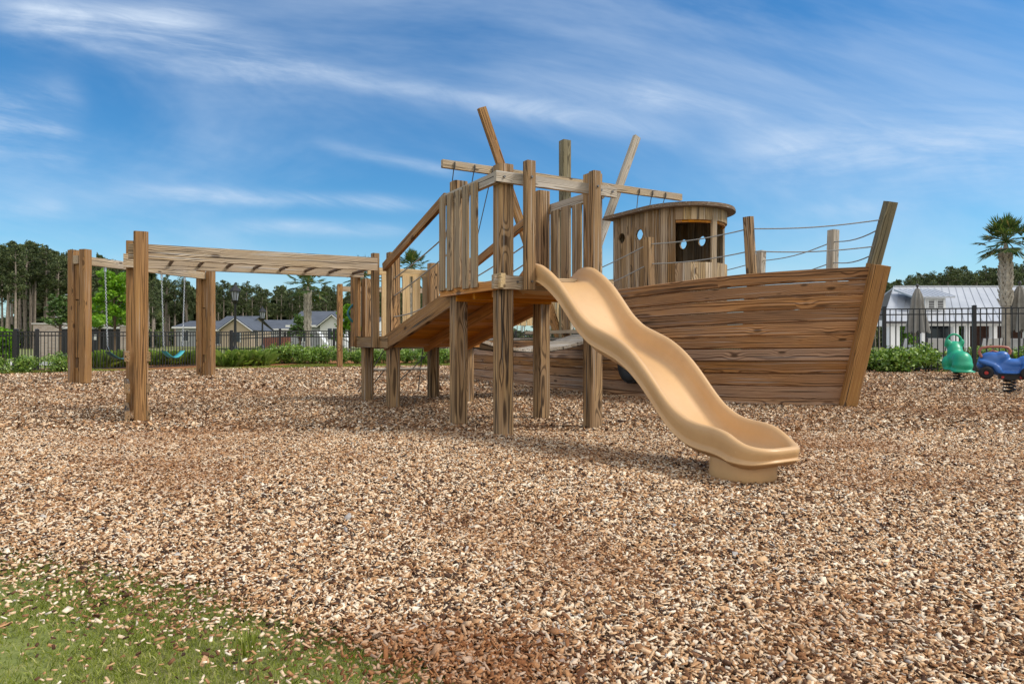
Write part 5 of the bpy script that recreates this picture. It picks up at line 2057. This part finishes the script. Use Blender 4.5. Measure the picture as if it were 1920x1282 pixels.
def build_pavilion():
    Y = 40.0
    x0 = (1664 - 960) / F * Y
    x1 = x0 + 22.0
    ze = CAM_H + (641 - 598.5) / F * Y
    depth = 9.0
    zr = CAM_H + (641 - 540) / F * (Y + depth / 2)
    yr = Y + depth / 2
    root = thing('pavilion', (x0 + 8, Y + 4, 0), 'white open pavilion with a pale standing seam metal roof and dormer', 'pavilion')
    o = .45
    dz = (zr - ze) / (depth / 2) * o
    m = MB()
    A, B, C, D = Vector((x0 - .5, Y - o, ze - dz)), Vector((x1 + .5, Y - o, ze - dz)), Vector((x1 + .5, yr, zr)), Vector((x0 + 2.9, yr, zr))
    C2, D2 = Vector((x1 + .5, Y + depth + o, ze - dz)), Vector((x0 + 2.0, Y + depth + o, ze - dz))
    t = Vector((0, 0, .10))
    m.add([A, B, C, D, C2, D2] + [p + t for p in (A, B, C, D, C2, D2)], [(0, 3, 2, 1), (3, 5, 4, 2), (6, 7, 8, 9), (9, 8, 10, 11), (0, 1, 7, 6), (3, 0, 6, 9), (5, 3, 9, 11), (1, 2, 8, 7), (2, 4, 10, 8), (4, 5, 11, 10)])
    n = 44
    for k in range(n + 1):
        u = k / n
        a, b_ = (A + t).lerp(B + t, u), (D + t).lerp(C + t, u)
        m.beam(a, b_, .035, .06)
    m.beam(D + t * 1.1, C + t * 1.1, .22, .08)
    m.build('roof', M['metalroof'], root)
    m = MB(); m.beam(A + Vector((0, -.06, .02)), B + Vector((0, -.06, .02)), .10, .13); m.build('gutter', M['gutter'], root)
    m = MB(); m.beam((x0 - .2, Y, ze - .22), (x1, Y, ze - .22), .25, .34); m.beam((x0 - .1, Y + .13, ze - .22), (x0 - .1, Y + depth, ze - .22), .25, .34); m.build('header_beam', M['white'], root)
    for px, w in ((1670, .34), (1681, .25), (1730, .22), (1790, .30), (1813, .22), (1862, .30), (1925, .3)):
        x = (px - 960) / F * Y
        m = MB(); m.post(x, Y, 0, ze - .39, w, ang=0, ch=.01); m.build('column', M['white'], root)
    # enclosed core behind the columns
    def box(xa, xb, ya, yb, za, zb, name, mat, par=root):
        m = MB()
        v = [(xa, ya), (xb, ya), (xb, yb), (xa, yb)]
        m.add([(x, y, za) for x, y in v] + [(x, y, zb) for x, y in v], [(0, 1, 5, 4), (1, 2, 6, 5), (2, 3, 7, 6), (3, 0, 4, 7), (4, 5, 6, 7)])
        return m.build(name, M[mat], par)
    xa = (1738 - 960) / F * Y + .2
    box((1824 - 960) / F * (Y + 3), x1 - .3, Y + 3.0, Y + 3.4, 0, ze, 'brick_core', 'darkbrick')
    box((1733 - 960) / F * (Y + 4), (1786 - 960) / F * (Y + 4), Y + 4.0, Y + 4.4, 0, ze, 'back_room', 'sidingg')
    w = box((1737 - 960) / F * (Y + 4), (1777 - 960) / F * (Y + 4), Y + 3.94, Y + 4.0, .3, ze - .1, 'window', 'glass')
    # dormer
    d0, d1 = (1731 - 960) / F * (Y + 1.2), (1769 - 960) / F * (Y + 1.2)
    yd = Y + 1.0
    zb = ze + (zr - ze) * (1.0 / (depth / 2)) - .05
    ztop = CAM_H + (641 - 558.5) / F * yd
    m = MB()
    m.add([(d0, yd, zb), (d1, yd, zb), (d1, yd, ztop), (d0, yd, ztop), (d0, yd + 2.6, ztop), (d1, yd + 2.6, ztop), (d0, yd + 2.6, zb), (d1, yd + 2.6, zb)], [(0, 1, 2, 3), (6, 0, 3, 4), (1, 7, 5, 2)])
    dm = m.build('dormer', M['white'], root)
    m = MB()
    zr2 = ztop + .50
    a, b_ = Vector((d0 - .95, yd - .35, ztop - .02)), Vector((d1 + .35, yd - .35, ztop - .02))
    c, d = Vector((d1 + .35 + .75, yd + 2.3, zr2 + .10)), Vector((d0 - .95 + .75, yd + 2.3, zr2 + .10))
    c.x, d.x = b_.x + .35, a.x + .35
    tt = Vector((0, 0, .09))
    m.add([a, b_, c, d] + [p + tt for p in (a, b_, c, d)], [(0, 3, 2, 1), (4, 5, 6, 7), (0, 1, 5, 4), (1, 2, 6, 5), (2, 3, 7, 6), (3, 0, 4, 7)])
    for k in range(9):
        u = k / 8
        m.beam((a + tt).lerp(b_ + tt, u), (d + tt).lerp(c + tt, u), .03, .05)
    r_ = m.build('dormer_roof', M['metalroof'], root)
    for u in (.28, .72):
        xc = d0 + (d1 - d0) * u
        hw = (d1 - d0) * .155
        m = MB(); m.beam((xc, yd - .02, zb + .25), (xc, yd - .02, ztop - .15), hw * 2.2, .03, up=(0, 1, 0)); v = m.build('louvre', M['gutter'], root); v.parent = dm
        m = MB()
        for k in range(5):
            zz = zb + .29 + (ztop - zb - .48) * k / 4
            m.beam((xc - hw, yd - .06, zz), (xc + hw, yd - .06, zz), .05, .022)
        for sx in (-1, 1): m.beam((xc + sx * hw * 1.1, yd - .05, zb + .2), (xc + sx * hw * 1.1, yd - .05, ztop - .1), .06, .04, up=(0, 1, 0))
        s = m.build('slats', M['white'], root); s.parent = dm
    return root


build_pavilion()

# closed parasols on the pool deck
M['canvas'] = plain('grey beige canvas', (0.23, 0.215, 0.19), 0.9, 0, .15, 5, .2)


def parasol(px, Y, top_row, bot_row, w, label):
    b = at(px, Y, z=.01)
    zt, zb = CAM_H + (641 - top_row) / F * Y, CAM_H + (641 - bot_row) / F * Y
    root = thing('parasol', b, label, 'parasol', 'closed parasols on the pool deck')
    m = MB(); m.tube([(b.x, b.y, 0), (b.x, b.y, zt)], .028, 10); m.lathe((b.x, b.y, 0), [(.3, 0), (.3, .08), (.05, .1)], 16); m.lathe((b.x, b.y, zt), [(.02, -.02), (.05, .03), (.05, .08), (.01, .12)], 10); m.build('pole', M['gutter'], root)
    m = MB()
    n = 64
    prof = [(.06, .0), (.14, .12), (.20, .26), (.185, .32), (.23, .5), (.27, .7), (.31, .86), (.34, 1.0)]
    verts, faces = [], []
    for i, (r, u) in enumerate(prof):
        z = zt - .06 + (zb - zt + .06) * u
        for k in range(n):
            t = 2 * math.pi * k / n
            pl = 1 + (.12 + .26 * u) * math.cos(8 * t) + .05 * u * math.sin(5 * t + 1)
            rr = r * w / .34 * pl
            verts.append((b.x + rr * math.cos(t), b.y + rr * math.sin(t), z - .06 * u * math.cos(8 * t)))
    for i in range(len(prof) - 1):
        for k in range(n):
            faces.append((i * n + k, (i + 1) * n + k, (i + 1) * n + (k + 1) % n, i * n + (k + 1) % n))
    m.add(verts, faces, None, True)
    m.build('canopy', M['canvas'], root)


parasol(1720, 25.5, 538, 622, .33, 'closed grey parasol standing before the pavilion dormer')
parasol(1912, 24.0, 533, 620, .36, 'closed grey parasol right of the big palm at the picture edge')

M['sling'] = plain('pale grey sling fabric', (0.46, 0.45, 0.44), 0.8, 0, .05, 6)


def chair(px, Y, yaw, label):
    b = at(px, Y, z=.01)
    root = thing('patio_chair', b, label, 'chair', 'sling chairs on the pool deck')
    f = Vector((math.cos(yaw), math.sin(yaw), 0)); s = Vector((-f.y, f.x, 0))
    Q = lambda a, c, z: b + f * a + s * c + Vector((0, 0, z))
    up = tuple(f)
    m = MB(); m.beam(Q(-.24, 0, .44), Q(.26, 0, .46), .50, .03); m.build('seat', M['sling'], root)
    m = MB(); m.beam(Q(-.24, 0, .46), Q(-.36, 0, .98), .50, .03, up=up); m.build('backrest', M['sling'], root)
    for c in (-.27, .27):
        m = MB()
        m.tube([Q(-.26, c, 0), Q(-.25, c, .44), Q(-.37, c, 1.0)], .016, 6)
        m.build('rear_leg', M['gutter'], root)
        m = MB(); m.tube([Q(.28, c, 0), Q(.27, c, .62), Q(-.27, c, .64)], .016, 6); m.build('arm_leg', M['gutter'], root)


CH = [(1678, 24.5, 2.4), (1752, 23.4, 1.2), (1772, 25.6, 4.5), (1832, 25.2, 2.0), (1852, 23.6, 1.6), (1895, 25.0, 1.3), (1938, 23.4, 1.9)]
CL = ['pale sling chair nearest the ship bow', 'pale sling chair just left of the green spring rider', 'pale sling chair directly behind the green spring rider', 'pale sling chair between the green and blue riders',
      'pale sling chair behind the front of the blue rider', 'pale sling chair at the foot of the big palm', 'pale sling chair cut by the right picture edge']
for (px, Y, yaw), lb in zip(CH, CL):
    chair(px, Y, yaw, lb)


def patio_table(px, Y, label):
    b = at(px, Y, z=.01)
    root = thing('patio_table', b, label, 'table', 'tables on the pool deck')
    m = MB(); m.lathe((b.x, b.y, 0), [(.52, .70), (.53, .725), (.50, .74)], 24); m.build('tabletop', M['sling'], root)
    for k in range(4):
        a = math.pi / 4 + k * math.pi / 2
        m = MB(); m.tube([(b.x + .45 * math.cos(a), b.y + .45 * math.sin(a), 0), (b.x + .38 * math.cos(a), b.y + .38 * math.sin(a), .7)], .02, 6); m.build('leg', M['gutter'], root)


patio_table(1722, 25.3, 'round patio table under the closed parasol near the ship bow')
patio_table(1908, 26.2, 'round patio table beside the big palm')

# white planter box between the table and the fence
b = at(1726, 23.6, z=.0)
m = MB(); m.lathe((b.x, b.y, 0), [(.40, 0), (.44, .66), (.47, .67), (.47, .75), (.40, .76)], 4, math.pi / 4)
tag(m.build('planter', M['sling'], None, tuple(b)), 'square pale grey bin behind the fence below the parasol', 'planter')

# white loungers beyond the middle fence
for px, lb in ((606, 'white lounge chair with raised back seen through the fence left of the far swing frame'), (652, 'white lounge chair with raised back right of the far swing frame')):
    b = at(px, 36, z=.30)
    root = thing('lounge_chair', b, lb, 'lounge chair', 'white lounge chairs')
    Q = lambda a, c, z: b + Vector((a, c, z))
    m = MB(); m.beam(Q(.2, 0, .42), Q(-.25, 0, 1.15), .66, .05, up=(1, 0, .5)); m.build('backrest', M['white'], root)
    m = MB(); m.beam(Q(.2, 0, .38), Q(1.1, 0, .36), .66, .05); m.build('seat', M['white'], root)
    for a in (.1, 1.0):
        for c in (-.28, .28):
            m = MB(); m.beam(Q(a, c, 0), Q(a, c, .37), .05, .05); m.build('leg', M['white'], root)
